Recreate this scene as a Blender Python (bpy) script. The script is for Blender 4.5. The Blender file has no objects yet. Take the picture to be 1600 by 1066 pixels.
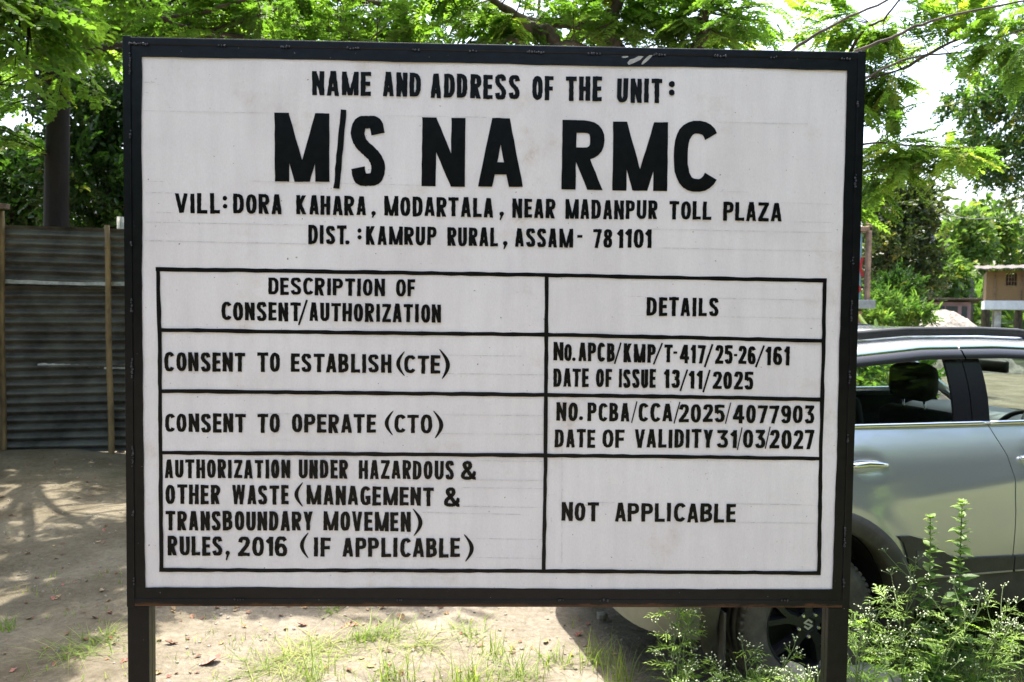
import bpy, bmesh, math, random
import numpy as np
from mathutils import Vector, Matrix
from mathutils.geometry import delaunay_2d_cdt

R = math.radians
SC = bpy.context.scene
COL = SC.collection
random.seed(7)
NR = np.random.default_rng(11)

# ------------------------------------------------------------------ camera
CAM_H = 1.72
PITCH, ROLL, FPX = -0.04081, 0.01208, 1240.0
_f = Vector((0, math.cos(PITCH), math.sin(PITCH)))
_u0 = Vector((0, -math.sin(PITCH), math.cos(PITCH)))
_r0 = Vector((1, 0, 0))
CR = math.cos(ROLL) * _r0 + math.sin(ROLL) * _u0
CU = -math.sin(ROLL) * _r0 + math.cos(ROLL) * _u0
CF = _f
cam_d = bpy.data.cameras.new('camera')
cam = bpy.data.objects.new('camera', cam_d)
COL.objects.link(cam)
m = Matrix((CR, CU, -CF)).transposed().to_4x4()
m.translation = Vector((0, 0, CAM_H))
cam.matrix_world = m
cam_d.sensor_width = 36.0
cam_d.lens = 36.0 * FPX / 1600.0
cam_d.clip_start = 0.05
cam_d.clip_end = 2000
cam_d.dof.use_dof = True
cam_d.dof.focus_distance = 2.55
cam_d.dof.aperture_fstop = 7.1
SC.camera = cam

# ------------------------------------------------------------------ light
SUN_EL, SUN_AZ = 71.0, -14.0          # azimuth from +Y, negative = towards the left
w = bpy.data.worlds.new('World')
SC.world = w
w.use_nodes = True
nt = w.node_tree
bg = nt.nodes['Background']
sky = nt.nodes.new('ShaderNodeTexSky')
sky.sky_type = 'NISHITA'
sky.sun_disc = False
sky.sun_elevation = R(SUN_EL)
sky.sun_rotation = R(SUN_AZ)
sky.air_density = 1.1
sky.dust_density = 5.2
sky.ozone_density = 1.0
nt.links.new(sky.outputs[0], bg.inputs[0])
bg.inputs[1].default_value = 0.15
sd = bpy.data.lights.new('sun', 'SUN')
sd.energy = 3.2
sd.angle = R(0.53)
sd.color = (1.0, 0.955, 0.88)
sun = bpy.data.objects.new('sun', sd)
COL.objects.link(sun)
S = Vector((math.cos(R(SUN_EL)) * math.sin(R(SUN_AZ)), math.cos(R(SUN_EL)) * math.cos(R(SUN_AZ)), math.sin(R(SUN_EL))))
sun.rotation_euler = S.to_track_quat('Z', 'Y').to_euler()
SC.view_settings.view_transform = 'Standard'
SC.view_settings.look = 'None'
SC.view_settings.exposure = 1.99
SC.view_settings.gamma = 1.0
SC.view_settings.use_curve_mapping = False
SC.cycles.max_bounces = 10
SC.cycles.transparent_max_bounces = 24

# ------------------------------------------------------------------ helpers
def at(px, py, Y):
    """A point of the place: seen at photo pixel (px, py), Y metres ahead of the photographer."""
    d = CF + CR * ((px - 800) / FPX) + CU * ((533 - py) / FPX)
    return Vector((0, 0, CAM_H)) + d * (Y / d.y)

def on_ground(px, py, z=0.0):
    d = CF + CR * ((px - 800) / FPX) + CU * ((533 - py) / FPX)
    return Vector((0, 0, CAM_H)) + d * ((z - CAM_H) / d.z)

def tag(o, label, cat, group=None, kind=None):
    if label: o['label'] = label
    if cat: o['category'] = cat
    if group: o['group'] = group
    if kind: o['kind'] = kind
    return o

def empty(name, loc, rz=0.0):
    o = bpy.data.objects.new(name, None)
    COL.objects.link(o)
    o.location = loc
    o.rotation_euler = (0, 0, rz)
    o.empty_display_size = 0.1
    return o

def obj(name, me, mat=None, parent=None, smooth=False):
    o = bpy.data.objects.new(name, me)
    COL.objects.link(o)
    if mat:
        for k in (mat if isinstance(mat, (list, tuple)) else [mat]):
            me.materials.append(k)
    if parent: o.parent = parent
    if smooth and len(me.polygons):
        me.polygons.foreach_set('use_smooth', np.ones(len(me.polygons), dtype=bool))
    return o

class MB:
    """Collects shapes; build() links them as one mesh object."""
    def __init__(s): s.v, s.f, s.mi = [], [], []
    def add(s, vs, fs, mi=0):
        b = len(s.v)
        s.v += [tuple(q) for q in vs]
        s.f += [tuple(i + b for i in q) for q in fs]
        s.mi += [mi] * len(fs)
    def box(s, c, d, rz=0.0, mi=0, bev=0.0, M=None):
        x, y, z = d[0] / 2, d[1] / 2, d[2] / 2
        if bev <= 0:
            vs = [(a * x, b * y, e * z) for e in (-1, 1) for a, b in ((-1, -1), (1, -1), (1, 1), (-1, 1))]
            fs = [(3, 2, 1, 0), (4, 5, 6, 7), (0, 1, 5, 4), (1, 2, 6, 5), (2, 3, 7, 6), (3, 0, 4, 7)]
        else:
            bm = bmesh.new()
            bmesh.ops.create_cube(bm, size=1)
            bmesh.ops.scale(bm, vec=d, verts=bm.verts)
            bmesh.ops.bevel(bm, geom=bm.edges[:], offset=bev, segments=2, affect='EDGES', profile=0.5)
            bm.verts.index_update()
            vs = [tuple(q.co) for q in bm.verts]
            fs = [tuple(q.index for q in p.verts) for p in bm.faces]
            bm.free()
        T = Matrix.Translation(c) @ (M if M is not None else Matrix.Rotation(rz, 4, 'Z'))
        s.add([T @ Vector(q) for q in vs], fs, mi)
    def tube(s, pts, rad, n=6, mi=0, cap=True):
        pts = [Vector(p) for p in pts]
        if not isinstance(rad, (list, tuple)): rad = [rad] * len(pts)
        vs, fs = [], []
        prev = None
        for i, p in enumerate(pts):
            d = (pts[min(i + 1, len(pts) - 1)] - pts[max(i - 1, 0)])
            if d.length < 1e-9: d = Vector((0, 0, 1))
            d.normalize()
            if prev is None:
                a = d.cross(Vector((0.31, 0.17, 0.93)))
                if a.length < 1e-3: a = d.cross(Vector((1, 0, 0)))
            else:
                a = prev - d * prev.dot(d)
                if a.length < 1e-6: a = d.orthogonal()
            a.normalize(); prev = a
            b = d.cross(a)
            for k in range(n):
                t = 2 * math.pi * k / n
                vs.append(p + (a * math.cos(t) + b * math.sin(t)) * rad[i])
        for i in range(len(pts) - 1):
            for k in range(n):
                k2 = (k + 1) % n
                fs.append((i * n + k, i * n + k2, (i + 1) * n + k2, (i + 1) * n + k))
        if cap:
            fs.append(tuple(range(n - 1, -1, -1)))
            fs.append(tuple((len(pts) - 1) * n + k for k in range(n)))
        s.add(vs, fs, mi)
    def lathe(s, prof, n=40, mi=0, M=None, closed=False):
        """prof: (radius, height) turned about local Z."""
        vs, fs = [], []
        for r, h in prof:
            for k in range(n):
                t = 2 * math.pi * k / n
                q = Vector((r * math.cos(t), r * math.sin(t), h))
                vs.append(M @ q if M is not None else q)
        L = len(prof)
        for i in range(L if closed else L - 1):
            j = (i + 1) % L
            for k in range(n):
                k2 = (k + 1) % n
                fs.append((i * n + k, i * n + k2, j * n + k2, j * n + k))
        s.add(vs, fs, mi)
    def mesh(s, name):
        me = bpy.data.meshes.new(name)
        me.from_pydata(s.v, [], s.f)
        if any(s.mi): me.polygons.foreach_set('material_index', s.mi)
        me.update()
        return me
    def build(s, name, mat, parent=None, smooth=False):
        return obj(name, s.mesh(name), mat, parent, smooth)

def np_mesh(name, V, F, tint=None):
    """Fast mesh from numpy arrays: V (n,3), F (m,4) quads."""
    me = bpy.data.meshes.new(name)
    V = np.ascontiguousarray(V, dtype=np.float32); F = np.ascontiguousarray(F, dtype=np.int32)
    k = F.shape[1]
    me.vertices.add(len(V)); me.vertices.foreach_set('co', V.ravel())
    me.loops.add(F.size); me.loops.foreach_set('vertex_index', F.ravel())
    me.polygons.add(len(F)); me.polygons.foreach_set('loop_start', np.arange(0, F.size, k, dtype=np.int32))
    try: me.polygons.foreach_set('loop_total', np.full(len(F), k, dtype=np.int32))
    except Exception: pass
    if tint is not None:
        a = me.attributes.new('tint', 'FLOAT', 'POINT')
        a.data.foreach_set('value', np.ascontiguousarray(tint, dtype=np.float32))
    me.update(calc_edges=True)
    return me

# ------------------------------------------------------------------ materials
def mat(name, col, rough=0.6, metal=0.0, var=0.0, scale=8.0, bump=0.0, bscale=60.0, col2=None, spec=0.5, coat=0.0, stretch=None, detail=6.0):
    mt = bpy.data.materials.new(name)
    mt.use_nodes = True
    n, l = mt.node_tree.nodes, mt.node_tree.links
    p = n['Principled BSDF']
    p.inputs['Roughness'].default_value = rough
    p.inputs['Metallic'].default_value = metal
    p.inputs['Specular IOR Level'].default_value = spec
    p.inputs['Coat Weight'].default_value = coat
    p.inputs['Coat Roughness'].default_value = 0.03
    tc = n.new('ShaderNodeTexCoord')
    src = tc.outputs['Object']
    if stretch:
        mp = n.new('ShaderNodeMapping'); mp.inputs['Scale'].default_value = stretch
        l.new(src, mp.inputs[0]); src = mp.outputs[0]
    c = (*col, 1)
    if var > 0 or col2:
        nz = n.new('ShaderNodeTexNoise'); nz.inputs['Scale'].default_value = scale; nz.inputs['Detail'].default_value = detail
        nz.inputs['Roughness'].default_value = 0.65
        l.new(src, nz.inputs['Vector'])
        rp = n.new('ShaderNodeValToRGB')
        c2 = col2 if col2 else tuple(x * (1 - var) for x in col)
        c1 = col if col2 else tuple(min(1, x * (1 + var)) for x in col)
        rp.color_ramp.elements[0].position = 0.36; rp.color_ramp.elements[0].color = (*c2, 1)
        rp.color_ramp.elements[1].position = 0.64; rp.color_ramp.elements[1].color = (*c1, 1)
        l.new(nz.outputs['Fac'], rp.inputs[0]); l.new(rp.outputs[0], p.inputs['Base Color'])
    else:
        p.inputs['Base Color'].default_value = c
    if bump > 0:
        nb = n.new('ShaderNodeTexNoise'); nb.inputs['Scale'].default_value = bscale; nb.inputs['Detail'].default_value = 5
        l.new(src, nb.inputs['Vector'])
        bp = n.new('ShaderNodeBump'); bp.inputs['Strength'].default_value = bump; bp.inputs['Distance'].default_value = 0.01
        l.new(nb.outputs['Fac'], bp.inputs['Height']); l.new(bp.outputs[0], p.inputs['Normal'])
    return mt

def leaf_mat(name, dark, mid, light, trans=0.42, rough=0.45):
    mt = bpy.data.materials.new(name)
    mt.use_nodes = True
    n, l = mt.node_tree.nodes, mt.node_tree.links
    p = n['Principled BSDF']; out = n['Material Output']
    p.inputs['Roughness'].default_value = rough
    p.inputs['Specular IOR Level'].default_value = 0.3
    at_ = n.new('ShaderNodeAttribute'); at_.attribute_name = 'tint'
    rp = n.new('ShaderNodeValToRGB')
    e = rp.color_ramp.elements
    e[0].position = 0.0; e[0].color = (*dark, 1)
    e[1].position = 0.94; e[1].color = (*light, 1)
    k = e.new(0.5); k.color = (*mid, 1)
    y = e.new(0.985); y.color = (0.42, 0.26, 0.03, 1)
    l.new(at_.outputs['Fac'], rp.inputs[0])
    l.new(rp.outputs[0], p.inputs['Base Color'])
    tr = n.new('ShaderNodeBsdfTranslucent')
    br = n.new('ShaderNodeMixRGB'); br.blend_type = 'MULTIPLY'; br.inputs[0].default_value = 1.0
    br.inputs[2].default_value = (2.1, 2.5, 0.95, 1)
    l.new(rp.outputs[0], br.inputs[1]); l.new(br.outputs[0], tr.inputs[0])
    mx = n.new('ShaderNodeMixShader'); mx.inputs[0].default_value = trans
    l.new(p.outputs[0], mx.inputs[1]); l.new(tr.outputs[0], mx.inputs[2]); l.new(mx.outputs[0], out.inputs[0])
    return mt

# words and rules of the board: name, x range, then top and bottom heights at both ends (metres on the board)
BOARD = [
 ('NAME', -0.5824, -0.3989, 2.4551, 2.3799, 2.4556, 2.3802),
 ('AND', -0.3629, -0.2428, 2.4559, 2.3813, 2.4559, 2.3812),
 ('ADDRESS', -0.2127, 0.067, 2.4545, 2.3794, 2.4544, 2.3783),
 ('OF', 0.1074, 0.174, 2.4532, 2.3779, 2.4542, 2.3784),
 ('THE', 0.2126, 0.3271, 2.4537, 2.3775, 2.454, 2.3778),
 ('UNIT', 0.376, 0.5172, 2.4521, 2.3762, 2.4523, 2.3768),
 ('DOT', 0.5486, 2.4355, 0.0096),
 ('DOT', 0.5487, 2.4095, 0.0096),
 ('M', -0.6965, -0.5263, 2.3213, 2.1063, 2.3215, 2.1073),
 ('SLASH', -0.4845, 2.3362, -0.5057, 2.0906, 0.018),
 ('S', -0.4587, -0.3518, 2.3213, 2.1033, 2.3227, 2.1041),
 ('N', -0.2365, -0.1003, 2.321, 2.1045, 2.3213, 2.1051),
 ('A', -0.0607, 0.0796, 2.3201, 2.1027, 2.3206, 2.104),
 ('R', 0.2034, 0.3376, 2.3189, 2.1019, 2.3193, 2.1021),
 ('M', 0.3658, 0.5407, 2.3184, 2.1025, 2.32, 2.1033),
 ('C', 0.5592, 0.699, 2.3187, 2.1004, 2.3199, 2.1018),
 ('VILL', -1.0086, -0.8702, 2.0682, 2.0068, 2.0688, 2.0069),
 ('DOT', -0.8538, 2.0551, 0.0073),
 ('DOT', -0.8533, 2.0301, 0.0074),
 ('DORA', -0.8276, -0.6761, 2.0695, 2.0081, 2.0689, 2.0078),
 ('KAHARA', -0.631, -0.4125, 2.0686, 2.0073, 2.068, 2.0072),
 ('COMMA', -0.3894, 2.0192, -0.3919, 2.0011),
 ('MODARTALA', -0.3557, -0.0125, 2.0689, 2.0081, 2.0693, 2.0084),
 ('COMMA', 0.0146, 2.0234, 0.0113, 2.0001),
 ('NEAR', 0.0489, 0.1845, 2.0686, 2.0081, 2.0689, 2.0078),
 ('MADANPUR', 0.2172, 0.5115, 2.0682, 2.0076, 2.0692, 2.0092),
 ('TOLL', 0.5478, 0.6843, 2.0686, 2.0094, 2.0691, 2.0102),
 ('PLAZA', 0.7207, 0.9105, 2.0684, 2.0087, 2.0677, 2.0087),
 ('DIST', -0.5939, -0.4741, 1.975, 1.9161, 1.9747, 1.9164),
 ('DOT', -0.471, 1.9225, 0.0068),
 ('DOT', -0.4333, 1.9599, 0.0068),
 ('DOT', -0.4328, 1.9391, 0.0068),
 ('KAMRUP', -0.4122, -0.1908, 1.9751, 1.9159, 1.9749, 1.917),
 ('RURAL', -0.1568, 0.0048, 1.9748, 1.9157, 1.9758, 1.9167),
 ('COMMA', 0.0273, 1.9306, 0.0245, 1.9083),
 ('ASSAM', 0.0576, 0.2419, 1.9755, 1.9159, 1.9762, 1.9164),
 ('-', 0.2558, 0.2725, 1.9566, 1.9474, 1.9568, 1.9477),
 ('78', 0.3073, 0.3686, 1.9762, 1.9169, 1.9765, 1.9174),
 ('1101', 0.383, 0.493, 1.9767, 1.9176, 1.9775, 1.9187),
 ('LINE', (-1.0701, 1.8302), (-0.7578, 1.83), (-0.3557, 1.8293), (0.16, 1.828), (0.459, 1.8254), (0.7682, 1.8237), (1.0618, 1.8222)),
 ('LINE', (-1.0631, 1.8359), (-1.0591, 1.6307), (-1.0585, 1.265), (-1.0578, 0.8681)),
 ('LINE', (1.0554, 1.8264), (1.0568, 1.6546), (1.0582, 1.2494), (1.0631, 0.8666)),
 ('LINE', (-1.0639, 0.8733), (-0.5347, 0.874), (-0.1656, 0.8742), (0.1649, 0.8742), (0.6022, 0.8723), (1.0689, 0.8704)),
 ('LINE', (-1.0643, 1.6397), (-0.758, 1.6381), (-0.5366, 1.6378), (-0.172, 1.6378), (0.1544, 1.6382), (0.6278, 1.6333), (1.0579, 1.6285)),
 ('LINE', (-1.0615, 1.4464), (-0.7582, 1.4463), (-0.5361, 1.446), (-0.1704, 1.4459), (0.1571, 1.4454), (0.6318, 1.4429), (1.0591, 1.4383)),
 ('LINE', (-1.0606, 1.2503), (-0.5356, 1.2508), (-0.1688, 1.2504), (0.1598, 1.2501), (0.636, 1.2489), (1.0604, 1.2461)),
 ('LINE', (0.1604, 1.828), (0.1618, 1.6853), (0.1647, 1.2327), (0.1637, 0.8721)),
 ('DESCRIPTION', -0.7186, -0.352, 1.8093, 1.7549, 1.8091, 1.7548),
 ('OF', -0.317, -0.2563, 1.8085, 1.7548, 1.8083, 1.7552),
 ('CONSENT', -0.8652, -0.6173, 1.7309, 1.6721, 1.7303, 1.6722),
 ('SLASH', -0.5973, 1.7396, -0.6229, 1.6599, 0.0061),
 ('AUTHORIZATION', -0.5904, -0.1736, 1.7312, 1.6725, 1.7306, 1.6727),
 ('DETAILS', 0.4824, 0.7128, 1.762, 1.7026, 1.762, 1.7027),
 ('CONSENT', -1.0449, -0.7915, 1.5694, 1.5088, 1.5709, 1.5099),
 ('TO', -0.7543, -0.6816, 1.5709, 1.5103, 1.5708, 1.5102),
 ('ESTABLISH', -0.6478, -0.3304, 1.5704, 1.5104, 1.5697, 1.5109),
 ('LPAR', -0.2894, 1.5793, -0.2889, 1.5021),
 ('CTE', -0.2902, -0.1752, 1.5676, 1.5102, 1.568, 1.5104),
 ('RPAR', -0.1777, 1.5876, -0.1688, 1.4936),
 ('CONSENT', -1.044, -0.7898, 1.3749, 1.3156, 1.3767, 1.3172),
 ('TO', -0.7533, -0.6816, 1.3772, 1.3175, 1.3772, 1.3175),
 ('OPERATE', -0.6452, -0.3783, 1.3773, 1.3173, 1.3778, 1.3182),
 ('LPAR', -0.3238, 1.3897, -0.3254, 1.3117),
 ('CTO', -0.3205, -0.1992, 1.3774, 1.3187, 1.3785, 1.3188),
 ('RPAR', -0.1955, 1.3908, -0.1896, 1.3035),
 ('N', 0.1863, 0.2181, 1.6146, 1.5558, 1.6144, 1.5553),
 ('O', 0.22, 0.244, 1.6083, 1.5549, 1.6085, 1.5548),
 ('DOT', 0.2509, 1.5604, 0.006),
 ('APCB', 0.266, 0.3817, 1.6141, 1.5546, 1.6141, 1.5546),
 ('SLASH', 0.4012, 1.6154, 0.3818, 1.547, 0.0053),
 ('KMP', 0.4099, 0.5131, 1.612, 1.5528, 1.6119, 1.5526),
 ('SLASH', 0.5339, 1.6158, 0.5076, 1.5464, 0.0054),
 ('T', 0.542, 0.5689, 1.6114, 1.5525, 1.6112, 1.5524),
 ('-', 0.5705, 0.5833, 1.5888, 1.5812, 1.589, 1.5814),
 ('417', 0.5916, 0.6744, 1.6109, 1.5526, 1.6091, 1.5506),
 ('SLASH', 0.6965, 1.6135, 0.6723, 1.5392, 0.0062),
 ('25', 0.7056, 0.7626, 1.6102, 1.5509, 1.61, 1.5507),
 ('-', 0.7668, 0.7772, 1.5833, 1.5755, 1.5834, 1.5756),
 ('26', 0.7815, 0.8384, 1.6098, 1.5504, 1.6092, 1.5494),
 ('SLASH', 0.8634, 1.6111, 0.8381, 1.5409, 0.0063),
 ('161', 0.8695, 0.9471, 1.6085, 1.5497, 1.6079, 1.5484),
 ('DATE', 0.1867, 0.3002, 1.5314, 1.4716, 1.5315, 1.4719),
 ('OF', 0.3228, 0.3735, 1.5313, 1.4721, 1.5314, 1.4721),
 ('ISSUE', 0.3956, 0.5153, 1.5308, 1.4711, 1.5308, 1.4706),
 ('13', 0.5426, 0.5939, 1.5307, 1.4704, 1.5304, 1.4701),
 ('SLASH', 0.6169, 1.5314, 0.595, 1.4622, 0.0058),
 ('11', 0.6228, 0.666, 1.5278, 1.4691, 1.5276, 1.4691),
 ('SLASH', 0.6897, 1.5309, 0.6689, 1.4584, 0.0058),
 ('2025', 0.6991, 0.8327, 1.5265, 1.4686, 1.5266, 1.4682),
 ('NO', 0.1968, 0.2655, 1.4223, 1.3616, 1.4221, 1.3618),
 ('DOT', 0.2771, 1.3714, 0.0066),
 ('PCBA', 0.2986, 0.4329, 1.4211, 1.3615, 1.4215, 1.362),
 ('SLASH', 0.4561, 1.4269, 0.4398, 1.3579, 0.0038),
 ('CCA', 0.4616, 0.5717, 1.4213, 1.3624, 1.4213, 1.3623),
 ('SLASH', 0.5949, 1.4269, 0.577, 1.3571, 0.0041),
 ('2025', 0.5929, 0.741, 1.4192, 1.3608, 1.4197, 1.3612),
 ('SLASH', 0.7598, 1.4261, 0.7439, 1.3575, 0.0037),
 ('407790³', 0.7681, 1.0329, 1.4179, 1.3598, 1.4181, 1.3603),
 ('DATE', 0.194, 0.324, 1.3346, 1.2764, 1.3354, 1.2766),
 ('OF', 0.3467, 0.4187, 1.3352, 1.2767, 1.3357, 1.2769),
 ('VALIDITY', 0.4507, 0.7054, 1.3368, 1.2775, 1.3385, 1.2782),
 ('³1', 0.7173, 0.7819, 1.3373, 1.2783, 1.3374, 1.2783),
 ('SLASH', 0.7984, 1.3455, 0.7849, 1.2725, 0.0037),
 ('0³', 0.8022, 0.8744, 1.338, 1.2785, 1.3382, 1.2786),
 ('SLASH', 0.8895, 1.3489, 0.876, 1.2774, 0.0037),
 ('2027', 0.8895, 1.0359, 1.3387, 1.2775, 1.339, 1.2773),
 ('AUTHORIZATION', -1.0461, -0.6504, 1.2285, 1.1689, 1.2307, 1.1707),
 ('UNDER', -0.6228, -0.466, 1.2305, 1.1706, 1.2312, 1.171),
 ('HAZARDOUS', -0.4324, -0.1288, 1.2306, 1.1708, 1.2307, 1.1703),
 ('&', -0.1054, -0.0586, 1.2321, 1.1692, 1.232, 1.1695),
 ('OTHER', -1.0435, -0.8709, 1.1486, 1.0862, 1.1491, 1.0866),
 ('WASTE', -0.834, -0.6554, 1.1483, 1.0863, 1.1488, 1.0869),
 ('LPAR', -0.6102, 1.1577, -0.6105, 1.0804),
 ('MANAGEMENT', -0.5974, -0.1925, 1.1491, 1.0872, 1.1446, 1.0845),
 ('&', -0.1594, -0.1108, 1.1448, 1.0828, 1.1447, 1.0827),
 ('TRANSBOUNDARY', -1.044, -0.577, 1.0642, 1.0016, 1.0646, 1.003),
 ('MOVEMEN', -0.5441, -0.266, 1.0644, 1.0031, 1.0642, 1.0007),
 ('RPAR', -0.2585, 1.0746, -0.2548, 0.9874),
 ('RULES', -1.0368, -0.865, 0.9825, 0.9203, 0.9826, 0.9205),
 ('COMMA', -0.8481, 0.933, -0.8512, 0.9061),
 ('2016', -0.8148, -0.658, 0.9824, 0.9199, 0.9825, 0.9193),
 ('LPAR', -0.5925, 0.9954, -0.5929, 0.9141),
 ('IF', -0.5753, -0.52, 0.9812, 0.9196, 0.981, 0.9198),
 ('APPLICABLE', -0.4832, -0.1066, 0.9802, 0.9178, 0.9802, 0.918),
 ('RPAR', -0.094, 0.9925, -0.0886, 0.9047),
 ('NOT', 0.2193, 0.3395, 1.0989, 1.0376, 1.0987, 1.0373),
 ('APPLICABLE', 0.3906, 0.7846, 1.0977, 1.0368, 1.097, 1.0358),
 ('PENCIL', (-1.1049, 2.4094), (-1.0695, 2.41)),
 ('PENCIL', (-1.1051, 2.3779), (-1.0776, 2.3778)),
 ('PENCIL', (-1.1075, 2.322), (-0.7176, 2.3219)),
 ('PENCIL', (-0.3524, 2.3207), (-0.0368, 2.3213)),
 ('PENCIL', (0.697, 2.3191), (0.9867, 2.3191)),
 ('PENCIL', (-1.105, 2.1048), (-1.0456, 2.1038)),
 ('PENCIL', (-0.7775, 2.1102), (-0.2365, 2.1049)),
 ('PENCIL', (0.6999, 2.1007), (0.8028, 2.1004)),
 ('PENCIL', (-1.0993, 2.0691), (-1.0082, 2.0686)),
 ('PENCIL', (0.9089, 2.0685), (1.0724, 2.066)),
 ('PENCIL', (-1.066, 2.0079), (-1.0105, 2.0068)),
 ('PENCIL', (0.9497, 2.0089), (1.0741, 2.0079)),
 ('PENCIL', (-1.1019, 1.9774), (-0.5976, 1.9749)),
 ('PENCIL', (0.493, 1.9789), (1.075, 1.9752)),
 ('PENCIL', (-1.1043, 1.9195), (-0.5975, 1.9157)),
 ('PENCIL', (0.5188, 1.9193), (1.0768, 1.9159)),
 ('PENCIL', (0.3985, 1.7648), (0.4766, 1.7635)),
 ('PENCIL', (0.7118, 1.7615), (1.048, 1.7585)),
 ('PENCIL', (0.3893, 1.7044), (0.4819, 1.7026)),
 ('PENCIL', (0.7131, 1.7025), (1.0455, 1.6998)),
 ('PENCIL', (-0.1511, 1.5695), (0.0857, 1.5689)),
 ('PENCIL', (-0.171, 1.5108), (0.1562, 1.5091)),
 ('PENCIL', (-0.7583, 1.3778), (-0.6473, 1.3775)),
 ('PENCIL', (-0.1698, 1.3783), (0.1539, 1.3786)),
 ('PENCIL', (-0.1693, 1.3182), (0.1547, 1.3175)),
 ('PENCIL', (-0.0579, 1.2312), (0.1559, 1.2296)),
 ('PENCIL', (-0.0573, 1.1699), (0.1568, 1.1684)),
 ('PENCIL', (-0.1063, 1.1445), (0.1571, 1.1422)),
 ('PENCIL', (-0.1058, 1.0837), (0.1579, 1.081)),
 ('PENCIL', (-0.2287, 1.0632), (0.0901, 1.0578)),
 ('PENCIL', (-0.0657, 0.9789), (0.1594, 0.9767)),
 ('PENCIL', (-0.063, 0.9178), (0.1561, 0.915)),
 ('PENCIL', (0.7855, 1.097), (1.05, 1.0932)),
 ('PENCIL', (0.7869, 1.0362), (1.0516, 1.0344)),
 ('PENCIL', (0.9477, 1.6183), (1.0478, 1.6162)),
 ('PENCIL', (0.3398, 1.0989), (0.3896, 1.0984)),
 ('PENCIL', (0.2171, 1.2745), (0.2226, 0.8996)),
]
# ================================================================== THE SIGN BOARD
SIGN = Vector((-0.0524, 2.5296, 0.0)); SIGN_RZ = 0.02672
BW, BZ0, BZ1 = 1.1075, 0.8176, 2.4872          # half width, bottom and top of the white field
OW, OZ0, OZ1 = 1.1655, 0.757, 2.548            # outer half width, bottom and top of the frame

def sign_white():
    mt = bpy.data.materials.new('board_white_paint')
    mt.use_nodes = True
    n, l = mt.node_tree.nodes, mt.node_tree.links
    p = n['Principled BSDF']; p.inputs['Roughness'].default_value = 0.5
    p.inputs['Specular IOR Level'].default_value = 0.25
    tc = n.new('ShaderNodeTexCoord')
    def noise(scale, det, st=None, rough=0.6):
        z = n.new('ShaderNodeTexNoise'); z.inputs['Scale'].default_value = scale; z.inputs['Detail'].default_value = det
        z.inputs['Roughness'].default_value = rough
        if st:
            mp = n.new('ShaderNodeMapping'); mp.inputs['Scale'].default_value = st
            l.new(tc.outputs['Object'], mp.inputs[0]); l.new(mp.outputs[0], z.inputs['Vector'])
        else: l.new(tc.outputs['Object'], z.inputs['Vector'])
        return z.outputs['Fac']
    def ramp(src, stops):
        rp = n.new('ShaderNodeValToRGB'); e = rp.color_ramp.elements
        e[0].position, e[0].color = stops[0][0], (*stops[0][1], 1)
        e[1].position, e[1].color = stops[-1][0], (*stops[-1][1], 1)
        for q in stops[1:-1]:
            k = e.new(q[0]); k.color = (*q[1], 1)
        l.new(src, rp.inputs[0]); return rp.outputs[0]
    def mul(a, b, fac=1.0):
        mx = n.new('ShaderNodeMixRGB'); mx.blend_type = 'MULTIPLY'; mx.inputs[0].default_value = fac
        l.new(a, mx.inputs[1]); l.new(b, mx.inputs[2]); return mx.outputs[0]
    base = ramp(noise(2.2, 5), [(0.32, (0.755, 0.70, 0.67)), (0.5, (0.82, 0.765, 0.735)), (0.68, (0.86, 0.81, 0.775))])
    streak = ramp(noise(5, 4, (4.0, 1, 0.5)), [(0.33, (0.94, 0.935, 0.935)), (0.6, (1, 1, 1))])
    weave = ramp(noise(230, 3, (1, 1, 0.45)), [(0.3, (0.93, 0.925, 0.92)), (0.7, (1, 1, 1))])
    stain = ramp(noise(3.3, 8, None, 0.72), [(0.28, (0.72, 0.64, 0.54)), (0.37, (0.94, 0.92, 0.89)), (0.44, (1, 1, 1))])
    speck = ramp(noise(95, 1.5, None, 0.5), [(0.205, (0.25, 0.19, 0.15)), (0.25, (0.8, 0.77, 0.74)), (0.29, (1, 1, 1))])
    speck2 = ramp(noise(34, 2.5, None, 0.5), [(0.20, (0.3, 0.22, 0.16)), (0.235, (0.88, 0.85, 0.82)), (0.27, (1, 1, 1))])
    c = mul(mul(mul(mul(mul(base, streak), weave), stain), speck), speck2)
    l.new(c, p.inputs['Base Color'])
    bp = n.new('ShaderNodeBump'); bp.inputs['Strength'].default_value = 0.12; bp.inputs['Distance'].default_value = 0.004
    l.new(noise(60, 4), bp.inputs['Height']); l.new(bp.outputs[0], p.inputs['Normal'])
    return mt

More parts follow.
